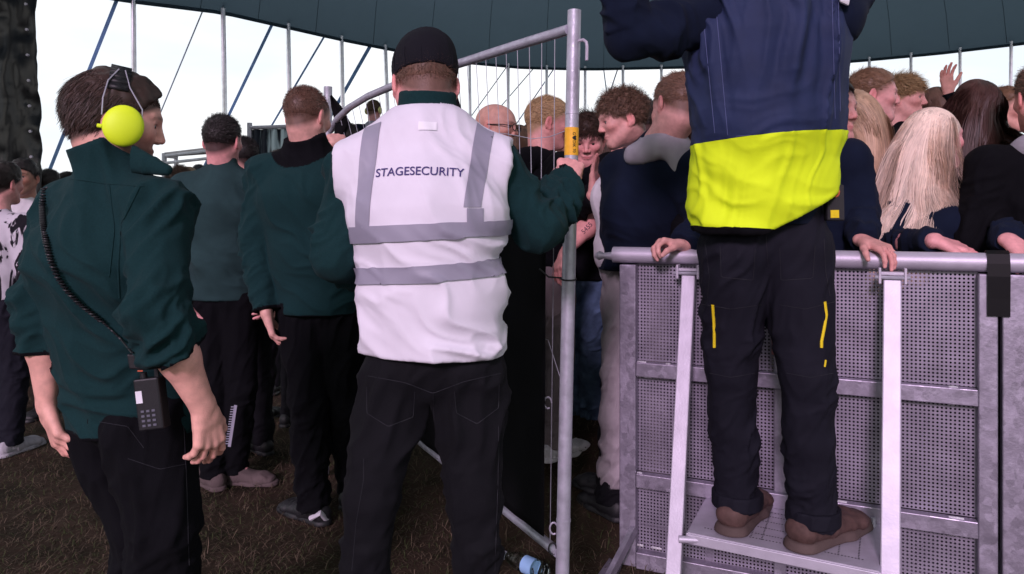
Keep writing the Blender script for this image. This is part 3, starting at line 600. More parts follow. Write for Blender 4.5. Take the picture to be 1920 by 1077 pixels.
gf = [(j*nx+i, j*nx+i+1, (j+1)*nx+i+1, (j+1)*nx+i) for j in range(len(ys)-1) for i in range(nx-1)]
tag(mkmesh('ground', gv, gf, soil), kind='structure')
r = np.random.RandomState(5); N = 80000
gx = r.uniform(-1, 1, N); gy = 1.45+4.6*r.rand(N)**1.5; gx = gx*gy*.78
gzv = np.array([gz(a, b) for a, b in zip(gx, gy)]); ang = r.rand(N)*6.28; el = np.abs(r.randn(N))*.38+.04; straw = r.rand(N) < .34
ln = np.where(straw, r.uniform(.02, .07, N), r.uniform(.012, .045, N)); dirv = np.stack([np.cos(ang)*np.cos(el), np.sin(ang)*np.cos(el), np.sin(el)], 1)
sidev = np.stack([-np.sin(ang), np.cos(ang), np.zeros(N)], 1)*np.where(straw, .0009, .0014)[:, None]
p0 = np.stack([gx, gy, gzv+.003], 1); p1 = p0+dirv*ln[:, None]*.55+V(0, 0, .004); p2 = p0+dirv*ln[:, None]+np.stack([r.randn(N)*.008, r.randn(N)*.008, -np.abs(r.randn(N))*.006+.002], 1); p2[:, 2] = np.maximum(p2[:, 2], gzv+.002)
gvv = np.stack([p0-sidev, p0+sidev, p1-sidev, p1+sidev, p2-sidev*.3, p2+sidev*.3], 1).reshape(-1, 3); b6 = np.arange(N)[:, None]*6
gff = np.concatenate([b6+np.array([[0, 1, 3, 2]]), b6+np.array([[2, 3, 5, 4]])])
gc = np.where(straw[:, None], V(.12, .088, .062)[None]*(.5+.9*r.rand(N, 1)), np.where(r.rand(N, 1) < .5, V(.045, .055, .020)[None], V(.070, .052, .032)[None])*(.5+.8*r.rand(N, 1)))
tag(mkmesh('dry_grass', gvv, gff, mat('dry_grass_blades', (1, 1, 1), .8, attr=True, spec=.2), tint=np.repeat(gc, 6, 0)), 'trampled straw coloured grass covering the dark field', 'grass', kind='stuff')
# ------------------------------------------------------------------ tent canopy
can_m = mat('tent_canvas', (.045, .078, .100), .8, var=.22, vscale=.9, bump=.3, bscale=6)
t = can_m.node_tree; pb = t.nodes['Principled BSDF']; tr = t.nodes.new('ShaderNodeBsdfTranslucent'); ms = t.nodes.new('ShaderNodeMixShader'); ms.inputs[0].default_value = .22; tr.inputs[0].default_value = (.17, .25, .31, 1)
t.links.new(pb.outputs[0], ms.inputs[1]); t.links.new(tr.outputs[0], ms.inputs[2]); t.links.new(ms.outputs[0], t.nodes['Material Output'].inputs[0])
EDGE = [(-330, -110), (-100, -62), (232, -1), (418, 22), (540, 50), (640, 73), (735, 92), (860, 115), (980, 126), (1100, 129), (1290, 125), (1450, 121), (1600, 114), (1760, 99), (1920, 80), (2150, 50), (2500, 0)]
def edge(u, z=4.6):
    v = np.interp(u, [e[0] for e in EDGE], [e[1] for e in EDGE]); d = (z-CH)*F_/(HZ-v); return P(u, v, d)
us = np.arange(-320, 2500, 12); E0 = np.array([edge(u) for u in us]); cx = V(.6, 4.0, 0); rows = []
bay = np.sin((us % 96)/96*math.pi)
for k, tt_ in enumerate(np.linspace(0, 1, 26)):
    c0 = E0*(1-tt_)+V(.6, 3.5, 0)*tt_; z = 4.6+4.6*(tt_**.62)-.9*math.sin(tt_*math.pi)*.5; q = c0.copy(); q[:, 2] = z+.05*bay*(1-tt_)**6; rows.append(q)
rows = np.array([np.stack([E0[:, 0], E0[:, 1], E0[:, 2]-.035+.03*bay], 1)]+rows); nr_, nc = rows.shape[:2]; cv = rows.reshape(-1, 3)
fq = np.array([(j*nc+i, j*nc+i+1, (j+1)*nc+i+1, (j+1)*nc+i) for j in range(nr_-1) for i in range(nc-1)])
can = empty('tent_canopy', (.6, 8, 4.6), 'huge dark blue canvas circus tent roof overhead', 'tent'); mkmesh('canvas', cv, fq, can_m, can)
for i in range(4, nc, 9): MB().tube([rows[k, i]+V(0, 0, -.012) for k in range(1, nr_)], .0045, 5).build('panel_seam', can_m, can, True)
hb = []  # unseen rear roof behind the photographer, drop shaped to hold back sky light
for k, tt_ in enumerate(np.linspace(0, 1, 14)):
    for a in np.linspace(0, math.pi, 25):
        R_ = 17*tt_; hb.append((.6+math.cos(a)*R_, 3.5-math.sin(a)*R_*.38, 9.2-4.0*tt_**1.3))
hf = np.array([(j*25+i, j*25+i+1, (j+1)*25+i+1, (j+1)*25+i) for j in range(13) for i in range(24)]); mkmesh('unseen_rear_canvas', np.array(hb), hf, can_m, can)
polem = mat('painted_pole', (.92, .92, .96), .32, .75); strapm = mat('blue_webbing', (.16, .30, .55), .7); ropem = mat('grey_rope', (.35, .42, .50), .8)
edgem = MB(); edgem.tube([E0[i]+V(0, 0, -.02) for i in range(0, len(us), 3)], .03, 6); edgem.build('hem_rope', can_m, can, True)
for i, (u, lean) in enumerate(((250, -.02), (418, -.03), (540, -.03), (640, -.03), (722, -.05), (880, -.02), (953, 0), (1025, .01), (1097, 0), (1168, 0), (1240, 0), (1630, 0), (1708, 0), (1800, 0), (1896, .02))):
    e = edge(u); dz = un(V(e[0]-.6, e[1]-4, 0)); top = e+V(0, 0, .05); ft = V(e[0], e[1], 0)+V(-lean*4, 0, 0)+dz*.15; rr = .040 if u < 800 else .035
    p = empty('tent_pole', ft, {0: 'pale grey tent side pole left above the earmuff man', 1: 'pale tent side pole above the dark haired man in the T-shirt'}.get(i, 'pale slim tent side pole standing along the canopy edge'), 'tent pole', 'tent side poles')
    if i > 1: p['label'] = ['', '', 'tent pole rising behind the shaven fleece man', 'tent pole right of the raised fence post', 'tent pole nearest the capped man on his left', 'first tent pole right of the black cap', 'second tent pole right of the black cap', 'tent pole just left of the tall held fence post', 'tent pole just right of the tall held fence post', 'tent pole above the curly haired youth', 'tent pole between curly youth and hi-vis man', 'tent pole above the fair haired youth in profile', 'tent pole above the tousled blond head', 'tent pole above the long brown haired woman', 'rightmost tent pole at the photo edge'][i]
    MB().tube([ft, top], rr, 10).build('pole', polem, p, True); MB().tube([top-V(0, 0, .03), top+V(0, 0, .12)], .015, 6).build('spigot', steel, p, True); MB().box(ft-V(.15, .15, .0), V(.3, 0, 0), V(0, .3, 0), V(0, 0, .012)).build('base_plate', steel, p)
GUY = [(219, 0, 160, 145, .05, 1), (380, 32, 297, 222, .02, 0), (510, 55, 430, 215, .045, 1), (608, 76, 553, 165, .03, 1), (694, 90, 600, 250, .06, 1), (1000, 60, 850, 260, .012, 0), (950, 130, 905, 190, .012, 0), (1038, 128, 960, 240, .02, 1), (1132, 128, 1140, 190, .02, 1), (1158, 128, 1130, 210, .022, 1)]
GL = ['wide blue guy strap far left above the earmuff man', 'thin dark guy rope right of the earmuff man', 'blue guy strap between the first two pale poles from the left', 'blue guy strap above the shaven fleece man', 'broad blue guy strap behind the raised fence post', 'thin guy rope seen through the fence wires', 'short thin guy rope right of the black cap', 'guy strap crossing behind the fence wires', 'guy strap near the hook of the held fence post', 'guy strap left of the curly haired youth']
for i, (u0, v0, u1, v1, wd, st) in enumerate(GUY):
    a = edge(u0)+V(0, 0, -.03); d = a[1]; sl = (u1-u0)/(v1-v0); vg = HZ+CH*F_/(d+2.2); b_ = P(u0+sl*(vg-v0)*.97, vg, d+2.2)
    p = empty('guy_strap' if st else 'guy_rope', b_, GL[i], 'guy line', 'tent guy lines')
    m = MB()
    if st: m.bar(a, b_, wd*1.1, .004, V(1, 0, 0)); m.build('strap', strapm, p)
    else: m.tube([a, b_], .011, 6); m.build('rope', ropem, p, True)
    MB().tube([b_-V(0, 0, .2), b_+V(0, -.05, .35)], .02, 6).build('stake', steel, p, True)
# ------------------------------------------------------------------ black tarpaulin wing, left edge
tarp_m = mat('black_tarpaulin', (.006, .007, .009), .28, var=.2, spec=.35)
tp = empty('side_curtain', P(20, 620, 6.2)*V(1, 1, 0), 'shiny creased black tarpaulin wall hanging at far left', 'tarpaulin')
U_, V_n = 60, 90; cvs = []
for j in range(V_n):
    for i in range(U_):
        z = 4.9*j/(V_n-1); u = i/(U_-1); x = -5.67+1.62*u+.17*(1-z/4.9); y = 6.2+.03*math.sin(u*14)
        n_ = noise3(V(u*9, z*3.2+noise3(V(u*4, z*1.3, 2))*2.5, 3)); n2 = noise3(V(u*22+z, z*7, 8)); y += .035*abs(n_-.5)*2+.035*abs(n2-.5)*2; cvs.append((x, y, z))
q = mkmesh('sheet', cvs, [(j*U_+i, j*U_+i+1, (j+1)*U_+i+1, (j+1)*U_+i) for j in range(V_n-1) for i in range(U_-1)], tarp_m, tp); sm_ = q.modifiers.new('solid', 'SOLIDIFY'); sm_.thickness = .004
for k in range(16):
    z = 1.6+k*.21; MB().tube([V(-4.075+.17*(1-z/4.9), 6.17, z), V(-4.075+.17*(1-z/4.9), 6.155, z)], .012, 8).build('eyelet', alu_b, tp)
pp = empty('tent_pole', (-4.23, 5.95, 0), 'grey pole in front of the black tarpaulin at far left', 'tent pole', 'tent side poles'); MB().tube([V(-4.14, 5.95, 0), V(-4.27, 5.95, 4.9)], .028, 10).build('pole', steel, pp, True)
# ------------------------------------------------------------------ white gazebo and backstage screen far left
gb = empty('gazebo', P(360, 560, 10.5)*V(1, 1, 0), 'white framed flat roofed gazebo behind the crowd at left', 'gazebo')
a = P(308, 293, 10.5); b_ = P(420, 280, 10.0); c_ = P(470, 286, 12.6)
wm = mat('white_frame', (.62, .64, .70), .5); roof = MB(); roof.add([a+V(0, 0, .02), b_+V(0, 0, .02), c_+V(0, 0, .02), P(330, 296, 13)+V(0, 0, .02), a+V(0, 0, .05), b_+V(0, 0, .05), c_+V(0, 0, .05), P(330, 296, 13)+V(0, 0, .05)], [(3, 2, 1, 0), (4, 5, 6, 7), (0, 1, 5, 4), (1, 2, 6, 5), (2, 3, 7, 6), (3, 0, 4, 7)]).build('roof', mat('gazebo_roof_sheet', (.5, .48, .5), .7), gb)
for (p, q) in ((a, b_), (a+V(0, 0, -.10), b_+V(0, 0, -.10)), (a, P(330, 296, 13)), (b_, c_)): MB().tube([p, q], .022, 8).build('rail', wm, gb, True)
for p in (a, b_, c_, P(330, 296, 13)): MB().tube([p+V(0, 0, .04), V(p[0], p[1], 0)], .035, 8).build('leg', wm, gb, True)
def streak_x(t, b, tc_, mm):
    n = t.nodes.new('ShaderNodeTexNoise'); n.inputs['Scale'].default_value = 5; n.inputs['Detail'].default_value = 6; n.inputs['Distortion'].default_value = .6
    mp_ = t.nodes.new('ShaderNodeMapping'); mp_.inputs['Scale'].default_value = (2.6, 1, .28); t.links.new(tc_.outputs['Object'], mp_.inputs[0]); t.links.new(mp_.outputs[0], n.inputs['Vector'])
    r = t.nodes.new('ShaderNodeValToRGB'); e = r.color_ramp.elements; e[0].position = .48; e[0].color = (.012, .016, .026, 1); e[1].position = .55; e[1].color = (.42, .52, .55, 1); t.links.new(n.outputs[0], r.inputs[0]); t.links.new(r.outputs[0], b.inputs['Base Color'])
scr = empty('screened_fence', P(500, 480, 7.5)*V(1, 1, 0), 'fence panel hung with streaky black and white sheeting', 'fence')
a, b_ = P(468, 240, 7.6), P(585, 236, 7.4); sheet = []
for i in range(40):
    for k in (0, 1): p = a+(b_-a)*i/39; sheet.append((p[0]+.02*math.sin(i*.9)*k, p[1]+.03*math.sin(i*1.1)*(.4+k), (p[2]-.02) if k == 0 else .25))
mkmesh('sheet', sheet, [(2*i, 2*i+1, 2*i+3, 2*i+2) for i in range(39)], mat('streaked_sheeting', (.2, .2, .2), .8, extra=streak_x), scr).modifiers.new('solid', 'SOLIDIFY').thickness = .003
MB().tube([a, b_], .021, 8).build('top_rail', steel, scr, True)
for p in (a, b_): MB().tube([p+V(0, 0, .05), V(p[0], p[1], 0)], .026, 8).build('post', steel, scr, True)
# podium the distant steward stands on
pd = P(690, 400, 9.2); po = empty('podium', (pd[0], pd[1], 0), 'black draped podium under the distant steward', 'podium')
MB().box(pd*V(1, 1, 0)+V(-.9, -.4, 0), V(1.8, 0, 0), V(0, 1.2, 0), V(0, 0, 1.02)).build('deck', alu, po, bevel=.01); dr = []
for i in range(60):
    for k in (0, 1): dr.append((pd[0]-.95+1.9*i/59, pd[1]-.45+.03*math.sin(i*1.3), 1.0 if k == 0 else .02))
mkmesh('drape', dr, [(2*i, 2*i+1, 2*i+3, 2*i+2) for i in range(59)], BLACKC, po)
# ------------------------------------------------------------------ the held fence panel
A = P(1077, 20, 2.3); Ab = P(1052, 1185, 2.3); Bt = P(615, 163, 3.74); Bb = V(Bt[0]-.02, Bt[1]+.02, .02)
fp = empty('fence_panel', (Ab[0], Ab[1], 0), 'tall galvanised wire fence panel with black scrim held by the stage steward', 'fence')
pole = MB(); NP = 24; pts = [Ab+(A-Ab)*i/(NP-1)+V(0, 0, 0) for i in range(NP)]; pole.tube(pts, .0212, 20)
for q in (.105, .80, .30): pass
po_ = pole.build('post', steel, fp, True)
for fr in (.165, .82): c = A+(Ab-A)*fr; MB().tube([c+V(0, 0, .004), c-V(0, 0, .004)], .0226, 20).build('weld_ring', steel, fp, True)
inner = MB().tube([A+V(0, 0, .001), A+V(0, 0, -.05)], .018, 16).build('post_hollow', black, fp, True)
tpts = [P(1066, 56, 2.3), P(960, 88, 2.53), P(860, 120, 2.82), P(740, 160, 3.22), P(690, 181, 3.42), P(655, 202, 3.56), P(632, 224, 3.66), P(620, 245, 3.73)]
MB().tube(tpts, .0165, 12).build('top_rail', steel, fp, True)
MB().tube([Bt, Bb], .0212, 14).build('post', steel, fp, True)
hk = MB(); h0 = P(1080, 78, 2.29); hk.tube([h0, h0+V(.022, -.012, .002), h0+V(.030, -.016, -.006), h0+V(.032, -.017, -.02), h0+V(.031, -.017, -.062)], .0052, 8).build('hook', alu_b, fp, True)
bA, bB = P(1046, 1036, 2.3), P(945, 955, 2.66); bC = bA+(bB-bA)*3.6; MB().tube([bA, bB, bC], .0165, 12).build('bottom_rail', steel, fp, True)
tpa = np.array(tpts); tl = np.concatenate([[0], np.cumsum(np.linalg.norm(np.diff(tpa, axis=0), axis=1))])
def topat(s): return V(*[np.interp(s, tl, tpa[:, i]) for i in range(3)])
def botat(s): return bA+(bC-bA)*min(s/tl[-1], 1)
wires = MB()
for k in range(1, 28):
    s = tl[-1]*k/28
    if k % 1 == 0: a, b_ = topat(s), botat(s); wires.tube([a, a+(b_-a)*.5+V(.004*math.sin(k*2.3), .012*math.sin(k*1.7), 0), b_], .0013, 5)
wires.tube([A+(Ab-A)*.190, *[topat(tl[-1]*k/20)*V(1, 1, 0)+V(0, 0, A[2]+(Ab-A)[2]*.190-.02*math.sin(k*1.1)) for k in range(1, 20)]], .0013, 5)
wires.tube([A+(Ab-A)*.62, *[(topat(tl[-1]*k/20)*.4+botat(tl[-1]*k/20)*.6) for k in range(1, 20)]], .0013, 5); wires.build('wire_mesh', steel, fp, True)
scm = mat('black_scrim', (.005, .005, .006), .85, spec=.08, bump=.3, bscale=300); sc = []; NS, NZ = 60, 30
off = V(-.012, -.020, 0)
for i in range(NS):
    s = tl[-1]*(.045+.955*i/(NS-1)); a, b_ = topat(s), botat(s)
    for k in range(NZ):
        f = .40+.575*k/(NZ-1)+.02*math.sin(i*.7)*(1-k/NZ); p = a+(b_-a)*f+off*1.2+V(0, -.022*noise3(V(i*.25, k*.3, 5)), 0); sc.append(p)
mkmesh('scrim', sc, [(i*NZ+k, i*NZ+k+1, (i+1)*NZ+k+1, (i+1)*NZ+k) for i in range(NS-1) for k in range(NZ-1)], scm, fp).modifiers.new('solid', 'SOLIDIFY').thickness = .003
fl = []; g0 = [P(835, 128, 2.78), P(862, 150, 2.7), P(884, 218, 2.7), P(905, 330, 2.72), P(930, 470, 2.75)]
for i, p in enumerate(g0):
    for k in range(6): fl.append(p+V(-.03-.20*(k/5)*(i*.35+.2), .03*math.sin(k*1.9+i)+.05*k, -.02*k))
mkmesh('loose_scrim', fl, [(i*6+k, i*6+k+1, (i+1)*6+k+1, (i+1)*6+k) for i in range(4) for k in range(5)], scm, fp).modifiers.new('solid', 'SOLIDIFY').thickness = .004
fl = []
for i, (u, v, w_) in enumerate(((620, 180, 3), (626, 200, 10), (636, 232, 14), (630, 262, 8), (622, 300, 6))):
    for k in range(5): fl.append(P(u+w_*(k-1)*.5, v+2*math.sin(k*2+i), 3.66+.015*k*math.sin(i+k)))
mkmesh('loose_scrim', fl, [(i*5+k, i*5+k+1, (i+1)*5+k+1, (i+1)*5+k) for i in range(4) for k in range(4)], scm, fp).modifiers.new('solid', 'SOLIDIFY').thickness = .004
ty = mat('yellow_tape', (.80, .42, .03), .5, var=.08, vscale=70); tb0, tb1 = P(1070, 240, 2.3), P(1068, 292, 2.3); tc0 = A+(Ab-A)*((A[2]-tb0[2])/(A[2]-Ab[2])); tc1 = A+(Ab-A)*((A[2]-tb1[2])/(A[2]-Ab[2]))
tape = MB().tube([tc0, tc1], .0218, 24).build('tape_label', ty, fp, True)
text_on(tape, fp, 'G\u2665DIK 70', (tc0+tc1)/2+V(.006, 0, -.004), .062, black, up=V(1, 0, 0), right=V(0, 0, -1), off=.0009, parent=None, thin=.01)
for q in ((1038, 990, 2.32), (1036, 1028, 2.3), (1027, 755, 2.36)):
    c = P(*q); MB().tube([c+V(math.cos(a)*.012, -.004, math.sin(a)*.018) for a in np.linspace(0, 5.2, 12)], .003, 6).build('cable_tie', alu_b if q[1] != 1028 else black, fp, True)
c = A+(Ab-A)*.432; MB().tube([c+V(math.cos(a)*.0235, math.sin(a)*.0235, .003*math.sin(a)) for a in np.linspace(0, 6.283, 16)]+[c+V(-.06, .02, .004), c+V(-.09, .01, .03)], .0028, 6).build('black_tie', black, fp, True)
# ------------------------------------------------------------------ the crowd barrier
B0 = V(.41, 2.80, 0); eB = V(.912, -.41, 0); nB = V(-.41, -.912, 0); up = V(0, 0, 1); BL = 1.195
def perf_x(t, b, tc_, mm):
    t_ = t; o = t.nodes.new('ShaderNodeVectorMath'); o.operation = 'DOT_PRODUCT'; o.inputs[1].default_value = tuple(eB)
    geo = t.nodes.new('ShaderNodeNewGeometry'); t.links.new(geo.outputs['Position'], o.inputs[0]); sp = t.nodes.new('ShaderNodeSeparateXYZ'); t.links.new(geo.outputs['Position'], sp.inputs[0])
    def cellc(src):
        m = t.nodes.new('ShaderNodeMath'); m.operation = 'MULTIPLY'; m.inputs[1].default_value = 1/.0122; t.links.new(src, m.inputs[0])
        f = t.nodes.new('ShaderNodeMath'); f.operation = 'FRACT'; t.links.new(m.outputs[0], f.inputs[0]); s_ = t.nodes.new('ShaderNodeMath'); s_.operation = 'SUBTRACT'; s_.inputs[1].default_value = .5; t.links.new(f.outputs[0], s_.inputs[0])
        q = t.nodes.new('ShaderNodeMath'); q.operation = 'MULTIPLY'; t.links.new(s_.outputs[0], q.inputs[0]); t.links.new(s_.outputs[0], q.inputs[1]); return q.outputs[0]
    ad = t.nodes.new('ShaderNodeMath'); t.links.new(cellc(o.outputs['Value']), ad.inputs[0]); t.links.new(cellc(sp.outputs[2]), ad.inputs[1])
    lt = t.nodes.new('ShaderNodeMath'); lt.operation = 'GREATER_THAN'; lt.inputs[1].default_value = .285**2; t.links.new(ad.outputs[0], lt.inputs[0]); t.links.new(lt.outputs[0], b.inputs['Alpha'])
perf = mat('perforated_aluminium', (.25, .225, .285), .5, .5, .2, 90, .22, 9, extra=perf_x, spec=.5)
def barrier(base, label, nseg=1.0, braces=True, L_=BL):
    b = empty('crowd_barrier', base, label, 'barrier', 'aluminium crowd barrier sections'); q = lambda s, z, n=0: base+eB*s+up*z+nB*n
    MB().tube([q(-.03, 1.17), q(L_+.01, 1.17)], .0300, 24).build('top_rail', alu_b, b, True)
    MB().tube([q(-.10, 1.165), q(-.085, 1.165), q(-.07, 1.165), q(-.02, 1.165)], [.010, .018, .011, .018], 12).build('rail_spigot', alu_b, b, True)
    for s, w_ in ((0.03, .062), (L_-.026, .052)): MB().bar(q(s, .02), q(s, 1.135), w_, .05, eB).build('upright', alu, b, bevel=.004)
    for z in (.75, .34): MB().bar(q(.062, z, .008), q(L_-.052, z, .008), .052, .036, up).build('cross_rail', alu, b, bevel=.003)
    MB().bar(q(.062, .045, .004), q(L_-.052, .045, .004), .06, .04, up).build('bottom_rail', alu, b, bevel=.003)
    MB().bar(q(L_*.47, .07, -.006), q(L_*.47, 1.12, -.006), .04, .02, eB).build('centre_post', alu, b, bevel=.003)
    for k, (z0, z1) in enumerate(((.776, 1.14), (.366, .724), (.072, .314))):
        MB().bar(q(L_/2+.005, z0, -.018), q(L_/2+.005, z1, -.018), L_-.105, .002, eB).build('perforated_sheet', perf, b)
    for z in (.776, .724, .366, .314, .10):
        for s in (.066, .075+.3*rnd.random(), L_*.55+.1*rnd.random(), L_-.13):
            m = MB(); Lw = .012+.03*rnd.random(); m.tube([q(s, z, .014), q(s+Lw*.5, z+.002, .018), q(s+Lw, z, .014)], .0045, 6).build('weld_bead', weld, b, True)
    MB().bar(q(.0, .012, -.9), q(.0, .012, .0), .10, .02, eB).build('floor_frame', alu, b); MB().bar(q(.0, .155, -.5), q(L_, .155, -.5), .9, .012, nB).build('floor_plate', alu, b)
    MB().bar(q(.0, .03, .16), q(.055, .16, .02), .03, .02, up).build('foot_gusset', alu, b); MB().bar(q(-.02, .012, .22), q(-.02, .012, -.02), .06, .02, eB).build('foot', alu, b, bevel=.004)
    return b, q
bar1, qb = barrier(B0, 'silver aluminium crowd barrier of perforated sheet, the step man stands in front of it')
bar2, q2 = barrier(B0+eB*(BL+.012), 'second silver crowd barrier section, cut off by the right photo edge')
# black tape over the joint
c = qb(BL-.0, 1.17); tpv = []; 
for k, (n_, z) in enumerate(((-.034, 1.10), (-.034, 1.17), (-.024, 1.198), (0, 1.206), (.024, 1.198), (.034, 1.17), (.036, 1.13), (.033, 1.06), (.032, 1.005))):
    for s in (-.030, .030): tpv.append(qb(BL+s, z, n_)+V(0, 0, .002*math.sin(k)))
tb = mkmesh('black_tape', tpv, [(2*i, 2*i+1, 2*i+3, 2*i+2) for i in range(8)], mat('black_gaffer', (.004, .004, .005), .5, spec=.15), smooth_=False); tb.modifiers.new('solid', 'SOLIDIFY').thickness = .002; tag(tb, 'strip of black gaffer tape wrapped over the barrier joint', 'tape')
# front braces and step
st = empty('barrier_step', qb(.45, 0, .4), 'folding aluminium step hung on the barrier with two long braces', 'step')
def brace(top, bot, w_):
    MB().bar(top, bot, w_, .030, eB).build('brace', alu_b, st, bevel=.004)
    MB().bar(top+eB*-.036+up*.012, top+eB*.036+up*.012, .05, .010, nB).build('bracket', alu_b, st, bevel=.002)
    for s in (-.036, .036): MB().bar(top+eB*s+up*-.02+nB*.012, top+eB*s+up*.03+nB*.012, .008, .04, eB).build('bracket_ear', alu_b, st, bevel=.002)
    MB().tube([top+eB*-.05+nB*.024, top+eB*.05+nB*.024], .006, 8).build('bolt', steel, st, True)
T1, T2 = P(1292, 512, 2.66), P(1673, 520, 2.36); G1 = P(1257, 1180, 2.31); G1[2] = .01; G2 = P(1667, 1290, 2.07); G2[2] = .01
G1 = P(1257, HZ+CH*F_/2.33, 2.33); G2 = P(1667, HZ+CH*F_/2.06, 2.06); brace(T1, G1, .048); brace(T2, G2, .052)
s00, s01, s11, s10 = P(1330, 925, 2.70), P(1290, 1000, 2.36), P(1648, 1062, 2.10), P(1652, 960, 2.42)
for p in (s00, s01, s11, s10): p[2] = .315
def plate_x(t, b, tc_, mm):
    pass
pl = MB(); dn = V(0, 0, -.006); pl.add([s00, s01, s11, s10, s00+dn, s01+dn, s11+dn, s10+dn], [(0, 1, 2, 3), (7, 6, 5, 4), (0, 4, 5, 1), (1, 5, 6, 2), (2, 6, 7, 3), (3, 7, 4, 0)]); pl.build('tread', alu_b, st)
for a, b_ in ((s01, s11), (s00, s01), (s11, s10)): MB().bar(a+V(0, 0, -.019), b_+V(0, 0, -.019), .030, .012, up).build('tread_lip', alu_b, st, bevel=.002)
ax1, ax2 = (s11-s01), (s00-s01); dm = MB(); dark = mat('punched_hole', (.01, .01, .01), .9)
def dots(u0, v0, u1, v1, n):
    for i in range(n):
        u, v = u0+(u1-u0)*i/max(n-1, 1), v0+(v1-v0)*i/max(n-1, 1); c = s01+ax1*u+(ax2*(1-u)+(s10-s11)*u)*v+V(0, 0, .0012); k = 8; b0 = len(dm.v)
        dm.v += [tuple(c+V(math.cos(6.283*q/k)*.0028, math.sin(6.283*q/k)*.0028, 0)) for q in range(k)]; dm.f.append(tuple(b0+q for q in range(k)))
for c_ in (.34, .40, .58, .80, .90): dots(c_, .15, c_, .78, 20)
for r_ in (.15, .78): dots(.08, r_, .50, r_, 24); dots(.60, r_, .92, r_, 20)
for r_ in (.25, .4, .55, .68): dots(.36, r_, .56, r_, 14)
dm.build('drain_holes', dark, st)
for p in (s01, s11): MB().tube([p+V(-.03, -.004, -.02), p+V(.035, -.012, -.02)], .011, 10).build('hinge_pin', alu_b, st, True)
MB().tube([s10+V(-.035, -.02, 0), s10+V(-.035, -.02, .03)], .006, 8).build('locking_pin', steel, st, True)
MB().bar(V(s00[0], s00[1], .05), s00+V(0, 0, -.01), .03, .02, eB).build('rear_strut', alu, st)
# ------------------------------------------------------------------ bottle on the grass
bt = empty('water_bottle', P(985, 1060, 2.74)*V(1, 1, 0), 'clear plastic water bottle with pale blue label lying on the grass', 'bottle')
d = 2.02; a = P(945, 1040, 2.82); a[2] = .035; ax = un(V(.15, -.14, 0)); q = lambda t_: a+ax*t_
gl = bpy.data.materials.new('clear_plastic'); gl.use_nodes = True; g_ = gl.node_tree.nodes['Principled BSDF']; g_.inputs['Transmission Weight'].default_value = 1; g_.inputs['Roughness'].default_value = .08; g_.inputs['IOR'].default_value = 1.25; g_.inputs['Base Color'].default_value = (.85, .95, .93, 1)
prof = [(0, .013), (.012, .013), (.02, .016), (.05, .027), (.07, .031), (.10, .031), (.103, .029), (.107, .031), (.16, .031), (.165, .029), (.17, .031), (.195, .031), (.205, .027), (.21, .012)]
MB().tube([q(t_) for t_, _ in prof], [r_ for _, r_ in prof], 24).build('shell', gl, bt, True)
MB().tube([q(-.012), q(.004)], .0155, 16).build('cap', mat('pale_cap', (.5, .5, .6), .5), bt, True); lab = MB().tube([q(.108), q(.158)], .0317, 28, cap=False).build('label', mat('pale_blue_label', (.30, .50, .80), .5), bt, True)
# ================================================================== PEOPLE
DB, MB_, BL_, GB, DBK = (.035, .020, .015), (.10, .055, .035), (.42, .27, .14), (.22, .13, .075), (.016, .011, .011)
def wn(*a): return dict(zip(('f', 'p', 'curl', 'thumb'), a))
# ---- stage steward (centre)
J = dict(neck=P(800, 250, 1.90), chest=P(803, 380, 1.86), waist=P(812, 560, 1.87), pel=P(812, 668, 1.88), shL=P(668, 320, 1.89), shR=P(922, 312, 1.91), elL=P(632, 482, 1.86), wrL=P(700, 520, 2.06),
         elR=P(1010, 428, 1.93), wrR=P(1066, 338, 2.17), hipL=P(745, 700, 1.88), hipR=P(880, 700, 1.88), knL=P(697, 930, 1.84), knR=P(892, 930, 1.86), anL=P(664, 1325, 1.87), anR=P(893, 1330, 1.88))
stg = person('steward in black cap and white STAGESECURITY vest gripping the tall fence post', P(797, 160, 1.93), 0, hyaw=-14, hpitch=-14, s=1.0, J=J, top=GREEN, bottom=BLACKJ, collar=.095, h=.0055, hh=.003, seed=3.1, wr=1.35, legw=1.0, calf=.80, hair=('buzz', (.16, .085, .06)),
             arms={'R': dict(f=(P(1070, 292, 2.26)-P(1064, 340, 2.16)), p=V(.1, 1, .1), curl=(1.25, 1.15, .7), thumb=(.25, .5, .8), spread=.02, h=.003)}, under=.1, trim=True, topw=.90, sleeves=(.97, .9), bulk=1.02, hem=-.03)
R_ = stg['root']; ld = un(stg['neck']-stg['pel'])
vv = Vol([J['neck'], J['pel'], J['shL'], J['shR']], .25, .0055); bx = V(1, 0, 0)
vv.seg(P(815, 652, 1.88), P(812, 560, 1.87), (.178, .148), (.166, .142), bx, .04); vv.seg(P(812, 560, 1.87), P(803, 400, 1.86), (.166, .142), (.184, .148), bx, .05)
vv.seg(P(803, 400, 1.86), P(798, 262, 1.88), (.186, .146), (.125, .095), bx, .06)
for n, e in (('L', P(655, 326, 1.88)), ('R', P(934, 316, 1.90))): vv.seg(P(797, 268, 1.88), e, (.082, .090), (.090, .084), V(0, 1, 0), k=.045)
vv.cut(P(812, 660, 1.88), V(-.03, 0, -1)); vv.cut(P(633, 300, 1.86), V(-1, 0, -.10), .16); vv.cut(P(957, 290, 1.88), V(1, 0, -.06), .16)
vv.seg(P(798, 258, 1.89), P(798, 170, 1.91), (.074, .080), (.078, .08), bx, .005, sub=True)
v, f = vv.mesh()
